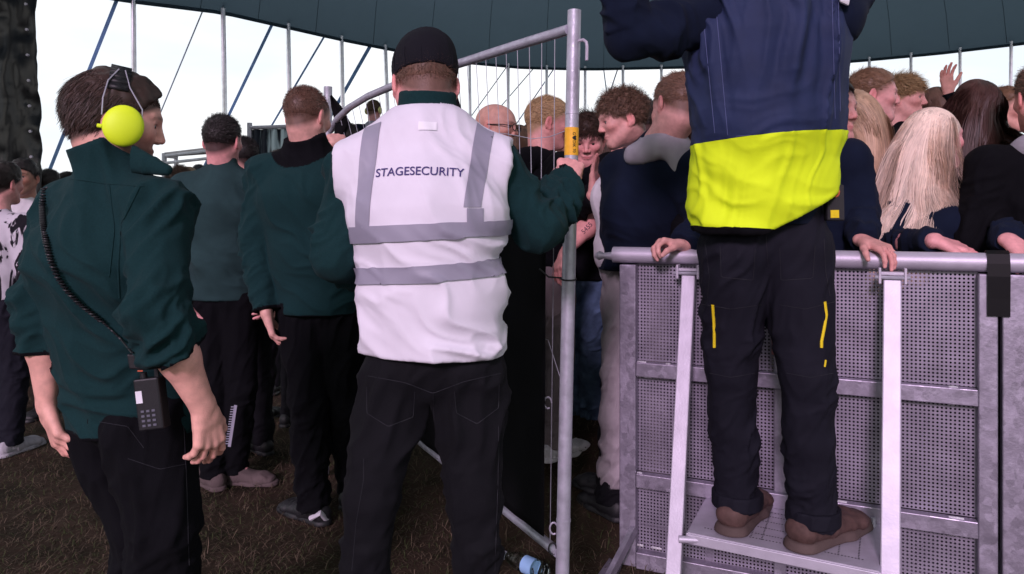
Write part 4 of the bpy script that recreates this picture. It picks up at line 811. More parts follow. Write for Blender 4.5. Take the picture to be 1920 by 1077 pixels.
v = wrinkle(v, f, [(P(815, 652, 1.88), P(812, 500, 1.87), .17, 15, .0105, 1.4), (P(812, 540, 1.87), P(803, 380, 1.86), .17, 11, .004, 1.6), (P(803, 400, 1.86), P(798, 262, 1.88), .17, 4, .0018, 2.)], seed=5.5, big=.009); v = smooth(v, f, 1, .4)
vest = mkmesh('vest', v, f, VESTW, R_)
fr = [(P(0, 0, 1.86), V(0, 1, 0))]
def pl_line(a, b, flip, d=1.74):     # a plane through the straight line a-b on the garment, along the viewing axis +Y
    p, q = P(a[0], a[1], d), P(b[0], b[1], d); n = np.cross(q-p, V(0, 1, 0)); return (p, un(n)*flip)
def quadpatch(o, root, c, name, m, off=.0022, d=1.74, ymax=1.86, parent=None):   # c: four corners, clockwise as seen
    pls = [(V(0, ymax, 0), V(0, 1, 0))]; ctr = sum(P(x, y, d) for x, y in c)/4
    for i in range(4):
        p, n = pl_line(c[i], c[(i+1) % 4], 1, d); n = n if (ctr-p).dot(n) < 0 else -n; pls.append((p, n))
    return patch(o, root, pls, name, m, off, parent)
for c in ([(670, 232), (706, 222), (692, 440), (663, 430)], [(890, 218), (926, 224), (901, 389), (870, 389)], [(876, 391), (906, 391), (906, 430), (876, 430)]): quadpatch(vest, R_, c, 'reflective_band', REFL, .002)
for c in ([(650, 426), (966, 412), (966, 440), (650, 458)], [(650, 506), (966, 486), (966, 518), (650, 538)]): quadpatch(vest, R_, c, 'reflective_band', REFL, .0060, ymax=2.2)
quadpatch(vest, R_, [(782, 226), (815, 226), (815, 242), (782, 242)], 'collar_label', mat('white_label', (.8, .78, .84), .6), .003, ymax=1.79)
for c in ([(676, 428), (908, 418), (908, 421), (676, 431)],): quadpatch(vest, R_, c, 'seam', VESTW, .0045)
ink = mat('dark_blue_print', (.055, .040, .16), .7)
text_on(vest, R_, 'STAGESECURITY', P(784, 321, 1.72), .2085, ink, arc=.004, thin=.008, off=.0028)
# cap
hcp, HR = stg['hc'], stg['HR']; cv_ = Vol([hcp-.2, hcp+.2], .02, .004); RLc = lambda a: hcp+HR@V(*a)
cv_.ell(RLc((0, -.010, .040)), (.0845, .107, .094), HR, .01); cv_.ell(RLc((0, -.02, .072)), (.070, .088, .055), HR, .02); cv_.cut(RLc((0, 0, .012)), HR@V(0, -.02, -1))
cv_.seg(RLc((0, .09, .030)), RLc((0, .165, .012)), (.075, .008), (.055, .006), HR[:, 0], .012); cv_.ell(RLc((0, -.012, .138)), (.008, .008, .005), HR, .004)
v, f = cv_.mesh(); v = wrinkle(v, f, [(RLc((0, -.1, .03)), RLc((0, .08, .05)), .09, 16, .0016, 1)], seed=2, big=.003); cap = mkmesh('cap', v, f, CAPM, R_)
st_ = MB()
for k in range(6):
    a = math.pi*k/6+.26
    st_.tube([RLc((0, -.010, .040))+HR@(V(math.cos(a)*math.cos(q)*.0853, math.sin(a)*math.cos(q)*.108, math.sin(q)*.0955)) for q in np.linspace(-.22, math.pi+.22, 26)], .0009, 5)
st_.build('seam', CAPM, R_, True)
# ---- hi-vis man on the step
J = dict(neck=P(1452, -28, 2.06), chest=P(1440, 120, 2.10), waist=P(1436, 345, 2.18), pel=P(1437, 440, 2.22), shL=P(1322, 38, 2.08), shR=P(1566, 32, 2.08), elL=P(1180, 68, 2.0), wrL=P(1150, -130, 1.9), elR=P(1640, -90, 2.25), wrR=P(1640, -250, 2.4),
         hipL=P(1382, 470, 2.22), hipR=P(1492, 470, 2.20), knL=P(1370, 690, 2.30), knR=P(1512, 700, 2.19), anL=P(1382, 958, 2.40), anR=P(1524, 975, 2.27), toL=P(1425, 915, 2.62), toR=P(1605, 965, 2.40))
zf = .318
for k in ('anL', 'anR'): J[k][2] = zf+.085
for k in ('toL', 'toR'): J[k][2] = zf+.03
hv = person('man in navy and yellow hi-vis vest standing on the metal step with one arm raised', P(1456, -150, 2.03), 0, s=1.10, z0=zf, J=J, top=NAVY, bottom=WORK, shoe=BRNL, h=.0062, seed=8.2, wr=1.15, bulk=1.0, legw=1.03, calf=.93, hair=('crop', DB), arms={'L': wn(V(0, .3, 1), V(1, 0, 0)), 'R': wn(V(-.1, .6, .8), V(-.3, 1, -.3))}, topw=.80, under=.2, hem=-.05, boot=1.22, sole=SOLEB, sleeves=(.93, .97))
R_ = hv['root']; vv = Vol([J['neck'], J['pel'], J['shL'], J['shR']], .28, .006)
vv.seg(P(1430, 455, 2.22), P(1427, 350, 2.18), (.186, .150), (.197, .148), bx, .04); vv.seg(P(1427, 350, 2.18), P(1433, 210, 2.12), (.195, .148), (.184, .155), bx, .06); vv.seg(P(1433, 210, 2.12), P(1440, 110, 2.10), (.184, .152), (.192, .155), bx, .06); vv.seg(P(1440, 110, 2.10), P(1446, 30, 2.08), (.196, .155), (.188, .135), bx, .06); vv.seg(P(1448, 60, 2.08), P(1452, -45, 2.06), (.185, .13), (.09, .08), bx, .06)
vv.cut(P(1400, 432, 2.05), V(-.04, 0, -1)); vv.cut(P(1470, 420, 2.05), V(.5, 0, -1)); vv.cut(P(1296, 40, 2.08), V(-1, 0, -.02), .17); vv.cut(P(1592, 40, 2.08), V(1, 0, -.02), .17)
v, f = vv.mesh()
v = wrinkle(v, f, [(P(1500, 470, 2.2), P(1350, 250, 2.14), .19, 11, .0100, 1.7), (P(1420, 300, 2.15), P(1470, 10, 2.1), .19, 3.0, .0060, 4.), (P(1330, 200, 2.1), P(1330, 20, 2.1), .1, 8, .0080, 3)], seed=12.5, big=.012); v = smooth(v, f, 1, .4)
full = mkmesh('vest_source', v, f, NAVYV, R_)
a_, b_ = P(1300, 264, 1.98), P(1570, 240, 1.98); nn = un(np.cross(b_-a_, V(0, 1, 0))); nn = nn if nn[2] > 0 else -nn
vest = patch(full, R_, [(a_, -nn)], 'vest', NAVYV, 0); yel = patch(full, R_, [(a_, nn)], 'hi_vis_panel', YEL, .0025)
hem = patch(full, R_, [(P(1400, 427, 2.05), V(.04, 0, 1))], 'hem_binding', BLACKC, .004)
tagw = MB().box(P(1572, 6, 1.97), V(.028, .01, -.008), V(0, -.012, 0), V(.006, 0, .03)).build('white_cord', mat('white_cord', (.7, .68, .72), .7), R_, bevel=.005)
bpy.data.objects.remove(full)
seam_m = cloth('pale_stitching', (.10, .12, .24), rough=.7); vb = world_bm(vest, R_); bvh = BVHTree.FromBMesh(vb)
def surfline(b, pts, d=1.9):
    out = []
    for u, v in pts:
        h_ = b.ray_cast(Vector((0, 0, CH)), Vector(un(P(u, v, 1.)-V(0, 0, CH))))
        if h_[0] is not None: out.append(V(*h_[0])+V(0, -.0008, 0))
    return out
sm = MB()
for l in ([(1316+i*1.2, 10+i*12) for i in range(21)], [(1340+i*1.1, -10+i*12) for i in range(23)], [(1560+i*.3, -5+i*12) for i in range(20)], [(1572+i*.2, 5+i*12) for i in range(18)], [(1380+i*12, 256-i*1) for i in range(14)]):
    p_ = surfline(bvh, l); sm.tube(p_, .0008, 5) if len(p_) > 2 else None
sm.build('stitching', seam_m, R_, True)
tro = [o for o in bpy.data.objects if o.parent == R_ and o.name.startswith('trousers')][0]; tb_ = world_bm(tro, R_); bvt = BVHTree.FromBMesh(tb_)
for l, w_ in (([(1336, 572), (1338, 600), (1339, 625), (1339, 652)], .0045), ([(1546, 566), (1549, 590), (1545, 615), (1540, 640), (1540, 652)], .0045), ([(1548, 675), (1546, 688)], .003)):
    p_ = surfline(bvt, l, 1.9)
    if len(p_) > 1: MB().tube(p_, w_, 6).build('yellow_zip', YSTR, R_, True)
for n in 'LR':   # rolled cuffs
    c = J['an'+n]+V(0, 0, .0); cf = Vol([c], .12, .005); cf.seg(c+V(0, 0, .02), c+V(0, 0, -.012), (.080, .084), (.080, .084), bx, .01); cf.cut(c+V(0, 0, -.018), (0, 0, -1)); cf.cut(c+V(0, 0, .03), (0, 0, 1)); v, f = cf.mesh(); v = wrinkle(v, f, [(c+V(0, 0, .03), c, .07, 12, .0012, 1.5)], seed=3, big=.003); mkmesh('trouser_cuff', v, f, WORK, R_)
def radio(label, c, up_, side_, face, yellow=False, scale=1.):
    root = empty('two_way_radio', c, label, 'radio'); up_, side_, face = un(up_), un(side_), un(face); s = scale
    o = MB().box(c-side_*.028*s-face*.018*s-up_*.065*s, side_*.056*s, face*.036*s, up_*.12*s).build('radio_body', black, root, bevel=.004)
    if not yellow:
        for i in range(3):
            for k in range(4): MB().box(c+side_*(-.017+.012*i)*s+up_*(-.055+.011*k)*s+face*.018*s, side_*.007*s, face*.002*s, up_*.005*s).build('key', mat('grey_keys', (.10, .10, .13), .5), root).parent = o
    MB().tube([c+side_*.018*s+up_*.055*s, c+side_*.018*s+up_*.12*s], [.006*s, .004*s], 8).build('aerial', black, root, True)
    MB().tube([c-side_*.012*s+up_*.053*s, c-side_*.012*s+up_*.068*s], .008*s, 10).build('knob', black, root, True)
    if yellow: MB().box(c-side_*.016*s+face*.0185*s-up_*.055*s, side_*.026*s, face*.002*s, up_*.026*s).build('yellow_sticker', YSTR, root); MB().tube([c+face*.019*s+up_*.03*s+side_*math.cos(a)*.012*s+up_*math.sin(a)*.015*s for a in np.linspace(0, 6.28, 14)], .0022, 6).build('orange_ring', mat('orange_plastic', (.5, .12, .05), .5), root, True)
    else: MB().box(c-side_*.024*s+face*.0185*s+up_*.0*s, side_*.014*s, face*.002*s, up_*.028*s).build('display', mat('pale_display', (.7, .68, .75), .3), root)
    return root
radio('slim two way radio with yellow sticker clipped at the hi-vis man right hip', P(1563, 378, 2.12), V(-.02, 0, 1), V(.85, -.5, 0), V(-.1, -1, 0), True, .85)
# ---- ear-muff man
J = dict(neck=P(212, 322, 1.86), chest=P(192, 480, 1.86), waist=P(222, 640, 1.90), pel=P(246, 762, 1.92), shL=P(130, 392, 1.92), shR=P(300, 395, 1.78), elL=P(84, 560, 1.90), wrL=P(88, 765, 1.90), elR=P(296, 590, 1.66), wrR=P(382, 765, 1.74),
         hipL=P(212, 805, 1.97), hipR=P(285, 800, 1.86), knL=P(268, 985, 1.93), knR=P(305, 985, 1.80), anL=P(285, 1330, 2.02), anR=P(308, 1340, 1.86))
J['anL'][2] = J['anR'][2] = .09
ear = person('man in green fleece wearing yellow ear defenders with radio at his belt', P(216, 229, 1.86), 28, hyaw=61, hpitch=-9, s=1.01, J=J, top=GREEN, bottom=BLACKC, collar=.075, h=.0058, hh=.003, seed=1.7, wr=1.5, legw=1.12, hair=('full', (.045, .024, .018)), stubble=.85, trim=True, bulk=1.05, topw=1.06, hem=.03,
             arms={'R': dict(f=P(402, 868, 1.76)-P(384, 768, 1.74), p=V(-.9, .5, -.1), curl=(.35, .45, .3), thumb=(.5, .4, .5), spread=.17, h=.0026), 'L': dict(f=P(116, 845, 1.88)-P(88, 765, 1.90), p=V(.7, .6, 0), curl=(.35, .5, .3), spread=.14, h=.003)}, sleeves=(.42, .50))
R_ = ear['root']; ED = empty('ear_defenders', ear['hc'], 'bright yellow ear defenders with wire headband on the brown haired man', 'ear defenders'); hcp, HR = ear['hc'], ear['HR']; T_ = lambda a: hcp+HR@V(*a)
for q in (1, -1):
    m = Vol([T_((q*.09, -.008, -.006))], .09, .0035); m.ell(T_((q*.108, .018, -.018)), (.022, .045, .050), HR, .006); m.cut(T_((q*.089, 0, 0)), HR[:, 0]*-q); v, f = m.mesh(); cup = mkmesh('ear_cup', v, f, hivis, ED)
    m = Vol([T_((q*.09, -.008, -.006))], .09, .0035); m.ell(T_((q*.086, .016, -.018)), (.014, .039, .047), HR, .006); v, f = m.mesh(); mkmesh('ear_cushion', v, f, black, ED)
    MB().tube([T_((q*.108, -.025, -.028)), T_((q*.105, -.035, -.028))], .005, 8).build('cup_pin', hivis, ED, True)
    w1 = [T_((q*.098, -.030, .0)), T_((q*.100, -.034, .040)), T_((q*.086, -.030, .085)), T_((q*.058, -.012, .122))]; w2 = [T_((q*.098, .056, .0)), T_((q*.100, .052, .030)), T_((q*.086, .018, .078)), T_((q*.058, .002, .122))]
    MB().tube(w1, .0016, 6).tube(w2, .0016, 6).build('headband_wire', steel, ED, True)
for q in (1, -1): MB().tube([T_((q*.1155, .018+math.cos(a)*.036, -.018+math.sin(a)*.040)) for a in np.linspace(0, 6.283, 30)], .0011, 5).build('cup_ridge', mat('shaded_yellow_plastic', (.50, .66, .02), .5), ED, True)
bd = MB(); bp_ = []
for a in np.linspace(-1.25, 1.25, 15): bp_.append((math.sin(a)*.088, -.008, .035+math.cos(a)*.100))
for i in range(14):
    a, b_ = bp_[i], bp_[i+1]; bd.add([T_((a[0], -.030, a[2])), T_((a[0], .016, a[2])), T_((b_[0], .016, b_[2])), T_((b_[0], -.030, b_[2]))], [(0, 1, 2, 3)])
bo = bd.build('headband', black, ED, True); bo.modifiers.new('solid', 'SOLIDIFY').thickness = .005
jk = ear['top']; jb = world_bm(jk, R_); bj = BVHTree.FromBMesh(jb)
cpts = surfline(bj, [(88, 352), (84, 385), (86, 420), (92, 455), (101, 490), (114, 520), (131, 545), (153, 568), (178, 588), (205, 610), (232, 636), (252, 660)], 1.5)
co_ = MB(); cc = np.array(cpts); cl = np.concatenate([[0], np.cumsum(np.linalg.norm(np.diff(cc, axis=0), axis=1))]); NN = 900; ss = np.linspace(0, cl[-1], NN); ln = np.stack([np.interp(ss, cl, cc[:, i]) for i in range(3)], 1)
hx = []
for i in range(NN):
    ph = ss[i]/.0085*6.283; k = .0055 if ss[i] < cl[-1]*.72 else .0006; hx.append(ln[i]+V(0, -.010, 0)+V(math.cos(ph)*k, math.sin(ph)*k, 0))
co_.tube(hx, .0021, 5).build('coiled_cable', black, None, True)
RD = radio('black two way radio with keypad and coiled cable on the ear defender man belt', P(285, 752, 1.70), V(-.12, 0, 1), V(1, .1, .1), V(-.05, -1, .05), False, .98)
cb_ = [o for o in bpy.data.objects if o.name.startswith('coiled_cable')][0]; cb_.data.transform(Matrix.Translation(-RD.location)); cb_.parent = RD
MB().box(P(250, 690, 1.70), V(.035, .01, -.004), V(0, -.02, 0), V(-.006, 0, .035)).build('radio_clip', black, RD, bevel=.004); MB().box(P(258, 697, 1.675), V(.012, 0, 0), V(0, -.001, 0), V(0, 0, .003)).build('status_light', mat('red_led', (.5, .1, .05), .4), RD)
fl_ = Vol([P(262, 300, 1.72), P(322, 326, 1.74)], .05, .004); fl_.seg(P(240, 298, 1.79), P(314, 320, 1.77), (.034, .016), (.012, .010), V(0, 0, 1), .01); v, f = fl_.mesh(); v = wrinkle(v, f, [(P(240, 300, 1.77), P(318, 326, 1.74), .03, 30, .001, 1)], seed=2); mkmesh('collar_flap', v, f, GREEN, ear['root'])
seamd = cloth('dark_stitching', (.016, .016, .021), rough=.6, spec=.3)
def stitch(root, garment, lines, m=seamd, r_=.0009):
    o = [o for o in bpy.data.objects if o.parent == root and o.name.startswith(garment)][0]; bm_ = world_bm(o, root); bv = BVHTree.FromBMesh(bm_); k = MB()
    for l in lines:
        l = np.array(l, float); t_ = np.linspace(0, len(l)-1, 8*len(l)); p_ = surfline(bv, list(zip(np.interp(t_, range(len(l)), l[:, 0]), np.interp(t_, range(len(l)), l[:, 1]))))
        if len(p_) > 2: MB().tube(p_, r_, 5).build('seam', m, root, True)
stitch(stg['root'], 'trousers', [[(688, 726), (688, 775), (728, 800), (775, 782), (778, 735)], [(852, 735), (856, 775), (895, 795), (935, 765), (936, 722)], [(690, 705), (760, 718), (812, 738), (870, 716), (940, 700)], [(812, 738), (814, 790)], [(682, 860), (682, 900), (668, 980), (660, 1070)], [(935, 800), (934, 900), (928, 1070)]])
stitch(hv['root'], 'trousers', [[(1312, 570), (1370, 580), (1428, 572)], [(1462, 572), (1510, 580), (1566, 566)], [(1330, 700), (1370, 708), (1415, 700)], [(1474, 700), (1520, 708), (1562, 700)], [(1436, 440), (1440, 500)], [(1322, 455), (1330, 520), (1326, 560)], [(1545, 450), (1548, 510), (1556, 555)], [(1350, 462), (1352, 520), (1412, 526), (1416, 468)], [(1462, 466), (1464, 526), (1524, 522), (1528, 462)]])
stitch(ear['root'], 'trousers', [[(180, 790), (240, 800), (270, 840)], [(240, 860), (300, 880), (350, 870)], [(345, 800), (350, 900), (355, 1060)]])
stitch(ear['root'], 'jacket', [[(130, 335), (200, 345), (270, 350)], [(205, 345), (215, 430), (205, 520)], [(262, 350), (228, 420), (222, 500), (224, 560)]], GREEN, .0016)
# ---- T-shirt man
J = dict(neck=P(416, 318, 3.60), shL=P(348, 352, 3.60), shR=P(478, 352, 3.62), chest=P(414, 390, 3.58), waist=P(418, 480, 3.6), pel=P(422, 545, 3.62), elL=P(335, 465, 3.6), wrL=P(340, 560, 3.5), elR=P(505, 455, 3.7), wrR=P(500, 540, 3.6), hipL=P(398, 570, 3.62), hipR=P(448, 570, 3.62), knL=P(398, 725, 3.6), knR=P(452, 725, 3.62), anL=P(400, 885, 3.62), anR=P(438, 882, 3.68), toR=P(500, 870, 3.66), toL=P(380, 870, 3.7))
J['anL'][2] = J['anR'][2] = .085
tsm = person('man with short dark hair in plain dark green T-shirt seen from behind', P(417, 266, 3.60), 6, s=1.02, J=J, top=TSHIRT, bottom=BLACKC, shoe=GRYL, seed=4.4, hair=('crop', DBK), sleeves=(-.85, -.85), wr=1.0, hem=.02, topw=.92)
MB().bar(P(442, 760, 3.50), P(430, 838, 3.50), .014, .003, V(1, 0, 0)).build('reflective_strip', REFL, tsm['root'])
mm_ = MB()
for k in range(16): c = P(441-k*.7, 764+k*4.6, 3.495); mm_.box(c+V(-.020, 0, 0), V(.016, 0, 0), V(0, -.001, 0), V(0, 0, .004))
mm_.build('strip_ticks', REFL, tsm['root'])
# ---- shaven fleece man
J = dict(neck=P(578, 282, 3.17), shL=P(500, 325, 3.18), shR=P(652, 318, 3.24), chest=P(572, 370, 3.16), waist=P(590, 480, 3.18), pel=P(600, 565, 3.2), elL=P(482, 462, 3.2), wrL=P(500, 590, 3.12), elR=P(700, 372, 3.4), wrR=P(640, 275, 3.55), hipL=P(568, 590, 3.2), hipR=P(638, 590, 3.2), knL=P(580, 760, 3.18), knR=P(650, 760, 3.24), anL=P(590, 930, 3.22), anR=P(660, 925, 3.4), toL=P(545, 960, 3.32))
J['anL'][2] = J['anR'][2] = .085; 
shv = person('man with shaven ginger hair in green fleece with black collar holding the rear fence post', P(576, 220, 3.16), 10, hyaw=22, hpitch=-8, s=1.06, J=J, top=GREEN, bottom=BLACKC, collar=.06, collar_m=BLACKC, seed=6.1, trim=True, wr=1.4, hair=('buzz', (.13, .065, .045)), stubble=.3, bulk=1.08,
             arms={'R': dict(f=P(618, 238, 3.68)-P(640, 278, 3.55), p=V(-.5, .9, 0), curl=(1.1, 1.1, .7)), 'L': wn(V(.25, .1, -1), V(.9, .3, 0))}, sleeves=(.95, .97))
MB().tube([P(583, 972, 3.17), P(601, 962, 3.13), P(612, 975, 3.18)], .012, 8).build('shoe_flash', mat('white_rubber', (.55, .52, .58), .6), shv['root'], True)
# ---- left edge pair, man in profile
tie = person('dark haired person in black and white tie-dye top at the left photo edge', P(6, 345, 4.2), 12, s=.98, top=TIE, bottom=WORK, shoe=GREYC, hair=('slick', (.02, .014, .012)), J={}, hem=-.02, seed=2.2)
fac = person('dark haired man in white shirt looking toward the camera at far left', P(44, 334, 4.9), 176, hyaw=168, s=1.0, top=WHITEC, hair=('slick', DBK), skin=(.36, .18, .13), stubble=.3, hood=WHITEC, seed=9)
prf = person('young man in profile half hidden beside the T-shirt man', P(448, 296, 4.1), -50, hyaw=-78, s=1.0, top=BLACKC, hair=('buzz', DBK), collar=.03, seed=11)
# ---- distant steward on the podium
J = None
far = person('distant steward in ear defenders and pale SECURITY vest standing high on the podium', P(701, 208, 9.1), -8, hyaw=25, s=1.0, z0=1.03, top=NAVY, hair=('crop', MB_), h=.012, hh=.006, seed=13)
R_ = far['root']; FE = empty('ear_defenders', far['hc'], 'small pale yellow ear defenders on the distant steward', 'ear defenders'); vv = Vol([far['neck'], far['pel'], far['shL'], far['shR']], .25, .012); vv.seg(far['pel'], far['chest'], (.18, .145), (.19, .15), far['B'][:, 0], .04); vv.seg(far['chest'], far['neck']-V(0, 0, .03), (.19, .15), (.12, .10), far['B'][:, 0], .05)
v, f = vv.mesh(); fv = mkmesh('vest', v, f, REFL, R_); text_on(fv, R_, 'SECURITY', far['chest']+V(0, -.2, .10), .22, ink, off=.004, thin=.01)
for q in (1, -1):
    m = Vol([far['hc']], .14, .006); m.ell(far['hc']+far['HR']@V(q*.098, -.01, 0), (.022, .034, .042), far['HR'], .006); v, f = m.mesh(); mkmesh('ear_cup', v, f, mat('pale_yellow_plastic', (.6, .6, .25), .5), FE)
MB().tube([far['hc']+far['HR']@V(math.sin(a)*.1, 0, .0+math.cos(a)*.13) for a in np.linspace(-1.4, 1.4, 11)], .006, 6).build('headband', black, FE, True)
# ---- crowd behind the fence
G = 'people in the crowd'
bal = person('bald man with dark framed glasses behind the fence', P(930, 240, 3.75), 120, hyaw=112, hpitch=-4, s=1.02, z0=.12, top=BLACKC, hair=('bald', (.08, .05, .04)), group=G, seed=14, skin=(.56, .30, .24), stubble=.15)
R_ = bal['root']; T_ = lambda a: bal['hc']+bal['HR']@V(*a)
for q in (1, -1):
    MB().tube([T_((q*.031+math.cos(a)*.023*(1 if q > 0 else -1), .118-.006*abs(math.cos(a)), .002+math.sin(a)*.017)) for a in np.linspace(0, 6.283, 18)], .0024, 6).tube([T_((q*.054, .112, .006)), T_((q*.080, .07, .010)), T_((q*.084, -.01, .008))], .0024, 6).build('glasses_frame', black, R_, True)
MB().tube([T_((-.009, .119, .005)), T_((.009, .119, .005))], .0022, 6).build('glasses_bridge', black, R_, True)
blo = person('fair haired youth in black hoodie seen through the fence wires', P(1026, 232, 3.55), 50, hyaw=78, hpitch=-6, s=1.02, z0=.2, top=BLACKC, bottom=MAUVE, shoe=WHITEC, hood=BLACKC, hair=('crop', BL_), group=G, seed=15,
             J=dict(elR=P(1060, 412, 3.3), wrR=P(1112, 366, 3.1), shR=P(1052, 315, 3.4)), arms={'R': dict(f=V(.05, .1, 1), p=V(.9, -.3, 0), curl=(.05, .08, .06), spread=.0, thumb=(.4, .0, .2))})
bru = person('brown haired youth in black top looking down, tattooed forearm bared', P(1102, 262, 3.6), 180, hyaw=190, hpitch=-22, s=1.0, z0=.22, top=BLACKC, bottom=JEAN, hair=('messy', (.055, .03, .022)), group=G, seed=16, hood=BLACKC,
             J=dict(shL=P(1140, 318, 3.5), elL=P(1126, 398, 3.3), wrL=P(1064, 468, 3.12), knL=P(1112, 620, 3.7), anL=P(1112, 780, 3.9), anR=P(1080, 770, 4.0), knR=P(1085, 630, 3.8)), sleeves=(1, -.85), arms={'L': dict(f=V(-.5, -.1, -1), p=V(1, .4, -.2), curl=(.4, .5, .4))}, legw=1.12)
tat = mat('tattoo_ink', (.04, .03, .05), .7)
bb = [o for o in bpy.data.objects if o.parent == bru['root'] and o.name.startswith('body')][0]
dv = un(P(1064, 468, 3.12)-P(1126, 398, 3.3)); text_on(bb, bru['root'], '5455', P(1100, 428, 3.18), .055, tat, name='tattoo', right=un(V(dv[0], 0, dv[2]))*-1, up=un(np.cross(V(0, 1, 0), un(V(dv[0], 0, dv[2]))*-1))*-1, off=.001)
cur = person('curly brown haired youth in white T-shirt with head bowed to the left', P(1168, 226, 3.12), -30, hyaw=-96, hpitch=-12, s=.95, z0=.1, bulk=.92, J=dict(neck=P(1200, 305, 3.34), shL=P(1168, 330, 3.42), shR=P(1250, 335, 3.38), elL=P(1168, 420, 3.45), wrL=P(1205, 480, 3.4), pel=P(1208, 520, 3.5)), sleeves=(1, 1), top=WHITEC, bottom=BLACKJ, hair=('curly', (.15, .085, .055)), group=G, seed=17, hh=.003)
drk = person('dark haired head just behind the curly haired youth', P(1202, 232, 3.75), -20, s=1.0, z0=.2, top=BLACKC, hair=('crop', (.03, .02, .016)), group=G, seed=18)
buz = person('youth with shaved sides in navy sweatshirt over grey hood gripping the barrier', P(1270, 202, 2.80), -42, hyaw=-22, hpitch=-14, hroll=10, s=1.04, z0=.08, top=NAVY, bottom=STONE, hood=GREYC, hair=('crop', (.16, .085, .055)), group=G, seed=19, hh=.003, h=.006, bulk=1.2,
             J=dict(neck=P(1222, 285, 2.88), shL=P(1166, 322, 3.00), shR=P(1280, 322, 2.82), chest=P(1222, 370, 2.98), waist=P(1216, 425, 3.04), pel=P(1210, 482, 3.08), hipL=P(1180, 510, 3.08), hipR=P(1240, 510, 3.10), elL=P(1160, 425, 3.02), wrL=P(1200, 465, 3.15), elR=P(1330, 420, 2.80), wrR=P(1280, 462, 2.70), knL=P(1164, 700, 3.05), anL=P(1156, 895, 3.05), knR=P(1225, 700, 3.05), anR=P(1215, 880, 3.05)),
             arms={'R': dict(f=V(-.9, -.25, .15), p=V(-.2, -.3, -1), curl=(.75, .9, .5), thumb=(.3, .6, .5), spread=.09)}, legw=1.1)
brw = person('long brown haired woman half hidden beside the hi-vis man', P(1312, 262, 2.95), -40, hyaw=-62, hpitch=-10, s=.95, z0=.12, top=BLACKC, hair=('long', (.12, .055, .035)), female=True, group=G, seed=20, hairlen=.5, J=dict(elL=P(1325, 420, 3.1), wrL=P(1325, 500, 3.1), elR=P(1380, 420, 3.2), wrR=P(1380, 500, 3.2), shL=P(1305, 335, 3.05)))
# ---- crowd right of the hi-vis man
nav = person('dark haired man in navy jacket with one hand resting over the barrier rail', P(1552, 212, 2.72), 150, hyaw=150, s=1.0, z0=.05, top=NAVY, hair=('crop', DBK), group=G, seed=21, bulk=1.05,
             J=dict(shL=P(1592, 300, 2.66), elL=P(1612, 400, 2.66), wrL=P(1618, 452, 2.50), shR=P(1480, 300, 2.9)), arms={'L': dict(f=V(.32, -.75, -.22), p=V(.1, -.25, -1), curl=(.30, .65, .35), thumb=(.6, .3, .3), spread=.13, h=.003)})
blw = person('woman with long blond hair over black padded jacket beside the hi-vis man', P(1588, 222, 3.02), 160, hyaw=-60, s=.95, z0=.15, top=BLACKC, hood=BLACKC, hair=('long', (.50, .34, .22)), female=True, group=G, seed=22, hairlen=.36,
             J=dict(neck=P(1622, 305, 3.02), shL=P(1675, 345, 3.0), shR=P(1570, 345, 3.05)))
text_on([o for o in bpy.data.objects if o.parent == blw['root'] and o.name.startswith('jacket')][0], blw['root'], 'CO', P(1641, 368, 2.85), .018, WHITEC, name='logo', off=.002, thin=.01)
yth = person('fair haired youth in black T-shirt, face turned right in profile', P(1634, 182, 3.42), 70, hyaw=103, hpitch=0, s=1.03, z0=.25, top=BLACKC, hair=('crop', (.22, .12, .07)), group=G, seed=23, hh=.003)
tou = person('tousled blond youth looking over beyond the profile youth', P(1692, 188, 3.95), 90, hyaw=128, s=1.0, z0=.27, top=BLACKC, hair=('messy', BL_), group=G, seed=24)
plb = person('platinum blonde woman in navy jumper with both hands on the barrier', P(1752, 262, 2.78), 35, hyaw=76, hpitch=2, s=.97, z0=.1, top=NAVY, hair=('long', (.80, .64, .52)), female=True, group=G, seed=25, hairlen=.56, hh=.003, flare=.10,
             J=dict(neck=P(1742, 352, 2.80), shL=P(1668, 392, 2.76), shR=P(1818, 392, 2.72), elL=P(1672, 462, 2.72), wrL=P(1752, 452, 2.44), elR=P(1880, 440, 2.62), wrR=P(1892, 452, 2.36)),
             arms={'L': dict(f=V(.98, -.25, -.28), p=V(.1, .3, -1), curl=(.15, .25, .2), thumb=(.45, .2, .2), h=.003), 'R': dict(f=V(.12, -.6, -.42), p=V(.1, -.2, -1), curl=(.35, .6, .35), thumb=(.5, .3, .3), h=.003)})
brn = person('woman with long dark brown hair and black coat behind the platinum blonde', P(1828, 208, 2.98), 20, hyaw=30, s=1.0, z0=.1, top=BLACKC, hair=('long', (.060, .028, .022)), female=True, group=G, seed=26, hairlen=.34, bulk=1.1, flare=.05)
hd2 = person('light brown haired person whose raised hand shows above the crowd', P(1752, 204, 4.1), 0, s=.95, z0=.27, top=BLACKC, hair=('long', (.15, .085, .06)), female=True, group=G, seed=27, hairlen=.25,
             J=dict(elR=P(1790, 215, 4.0), wrR=P(1778, 175, 4.0)), arms={'R': dict(f=V(-.12, 0, 1), p=V(.2, -1, 0), curl=(.2, .3, .2), spread=.18, thumb=(.6, .2, .2))})
edg = person('person in black jacket with pale grey hood at the right photo edge', P(1955, 185, 2.62), 10, s=1.0, z0=.05, top=BLACKC, hood=GREYC, hair=('crop', MB_), group=G, seed=28, bulk=1.06)
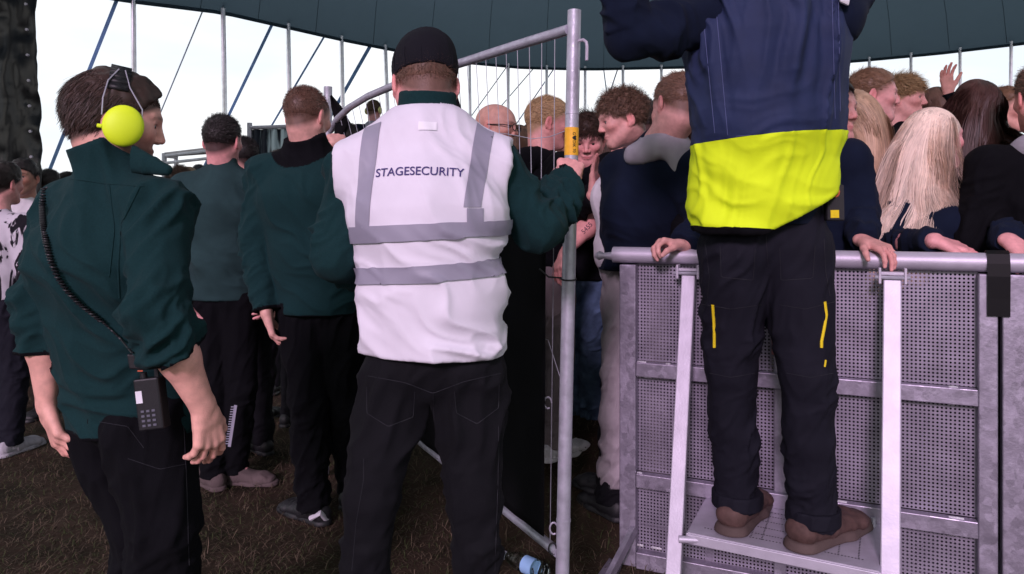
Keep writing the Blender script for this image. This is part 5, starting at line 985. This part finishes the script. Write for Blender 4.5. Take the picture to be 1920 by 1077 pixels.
# ---- people further back, closing the view between the nearer heads
BG = [(975, 272, 4.6, 'long', (.14, .08, .05), 30, 'brown haired head low behind the bald man'), (1000, 262, 5.2, 'long', (.10, .06, .05), -20, 'long haired head just left of the fair hoodie youth'), (1062, 262, 5.4, 'crop', (.05, .03, .02), 160, 'short haired person behind the held post'),
      (1150, 280, 4.4, 'long', (.09, .05, .035), 120, 'face glimpsed between the brown haired and curly youths'), (1240, 262, 5.0, 'crop', DB, 170, 'dark head deep in the crowd behind the grey hood'), (1350, 262, 4.6, 'messy', MB_, 180, 'crowd member hidden behind the hi-vis man'), (1460, 262, 4.8, 'crop', DB, 190, 'dark crowd member directly behind the hi-vis man'),
      (1660, 262, 4.4, 'crop', (.10, .06, .04), 150, 'short haired person low behind the profile youth'), (1712, 262, 5.0, 'long', (.2, .12, .08), 20, 'brown haired woman deep behind the tousled blond'), (1885, 208, 3.9, 'crop', (.22, .11, .06), 140, 'ginger haired person beyond the brown haired woman'), (1795, 250, 4.9, 'messy', DB, 200, 'dark tousled person behind the brown haired woman'),
      (338, 336, 7.6, 'curly', (.14, .08, .06), 0, 'distant curly haired head left of the T-shirt man'), (356, 334, 8.2, 'long', (.34, .24, .16), 10, 'distant fair long haired head'), (374, 328, 8.6, 'buzz', (.05, .05, .06), 0, 'distant dark round head nearest the T-shirt man'), (322, 348, 8.2, 'crop', DB, 30, 'distant dark head beside the ear defender man'),
      (527, 318, 4.8, 'crop', (.05, .03, .02), 20, 'dark skinned head low between T-shirt man and fleece man'), (655, 264, 5.2, 'buzz', DBK, -10, 'dark head behind the wires left of the white vest'), (92, 345, 6.4, 'crop', DBK, 0, 'dark clothed person behind the white shirted man'), (128, 348, 6.9, 'crop', DBK, 40, 'dark clothed person mostly behind the ear defender man'),
      (-30, 340, 5.6, 'crop', DBK, 20, 'dark clothed person at the very left edge'), (890, 300, 5.0, 'crop', DB, 170, 'dark clothed person behind the capped steward'), (720, 325, 5.0, 'crop', DB, 10, 'dark clothed person hidden behind the white vest'), (490, 345, 5.6, 'crop', DBK, 0, 'dark clothed person below the streaky sheeting'), (250, 345, 5.4, 'crop', DBK, 0, 'dark clothed person behind the ear defender man'),
      (820, 330, 5.4, 'crop', DBK, 0, 'dark clothed person straight behind the capped steward')]
for i, (u, v, d, hk_, hcol, yw, lb) in enumerate(BG):
    person(lb, P(u, v, d), yw, s=1.0, z0=(gz(P(u, v, d)[0], d)), top=[BLACKC, NAVY, WORK][i % 3], hair=(hk_, hcol), female=hk_ == 'long', group='people further back', h=.012, hh=.006, seed=30+i, hairlen=.3, hairdens=.5, skin=(.2, .11, .085) if i == 15 else None, collar=.04)
for r in del_later:
    for k in ('hairlen', '_top', 'flare'):
        if k in r: del r[k]
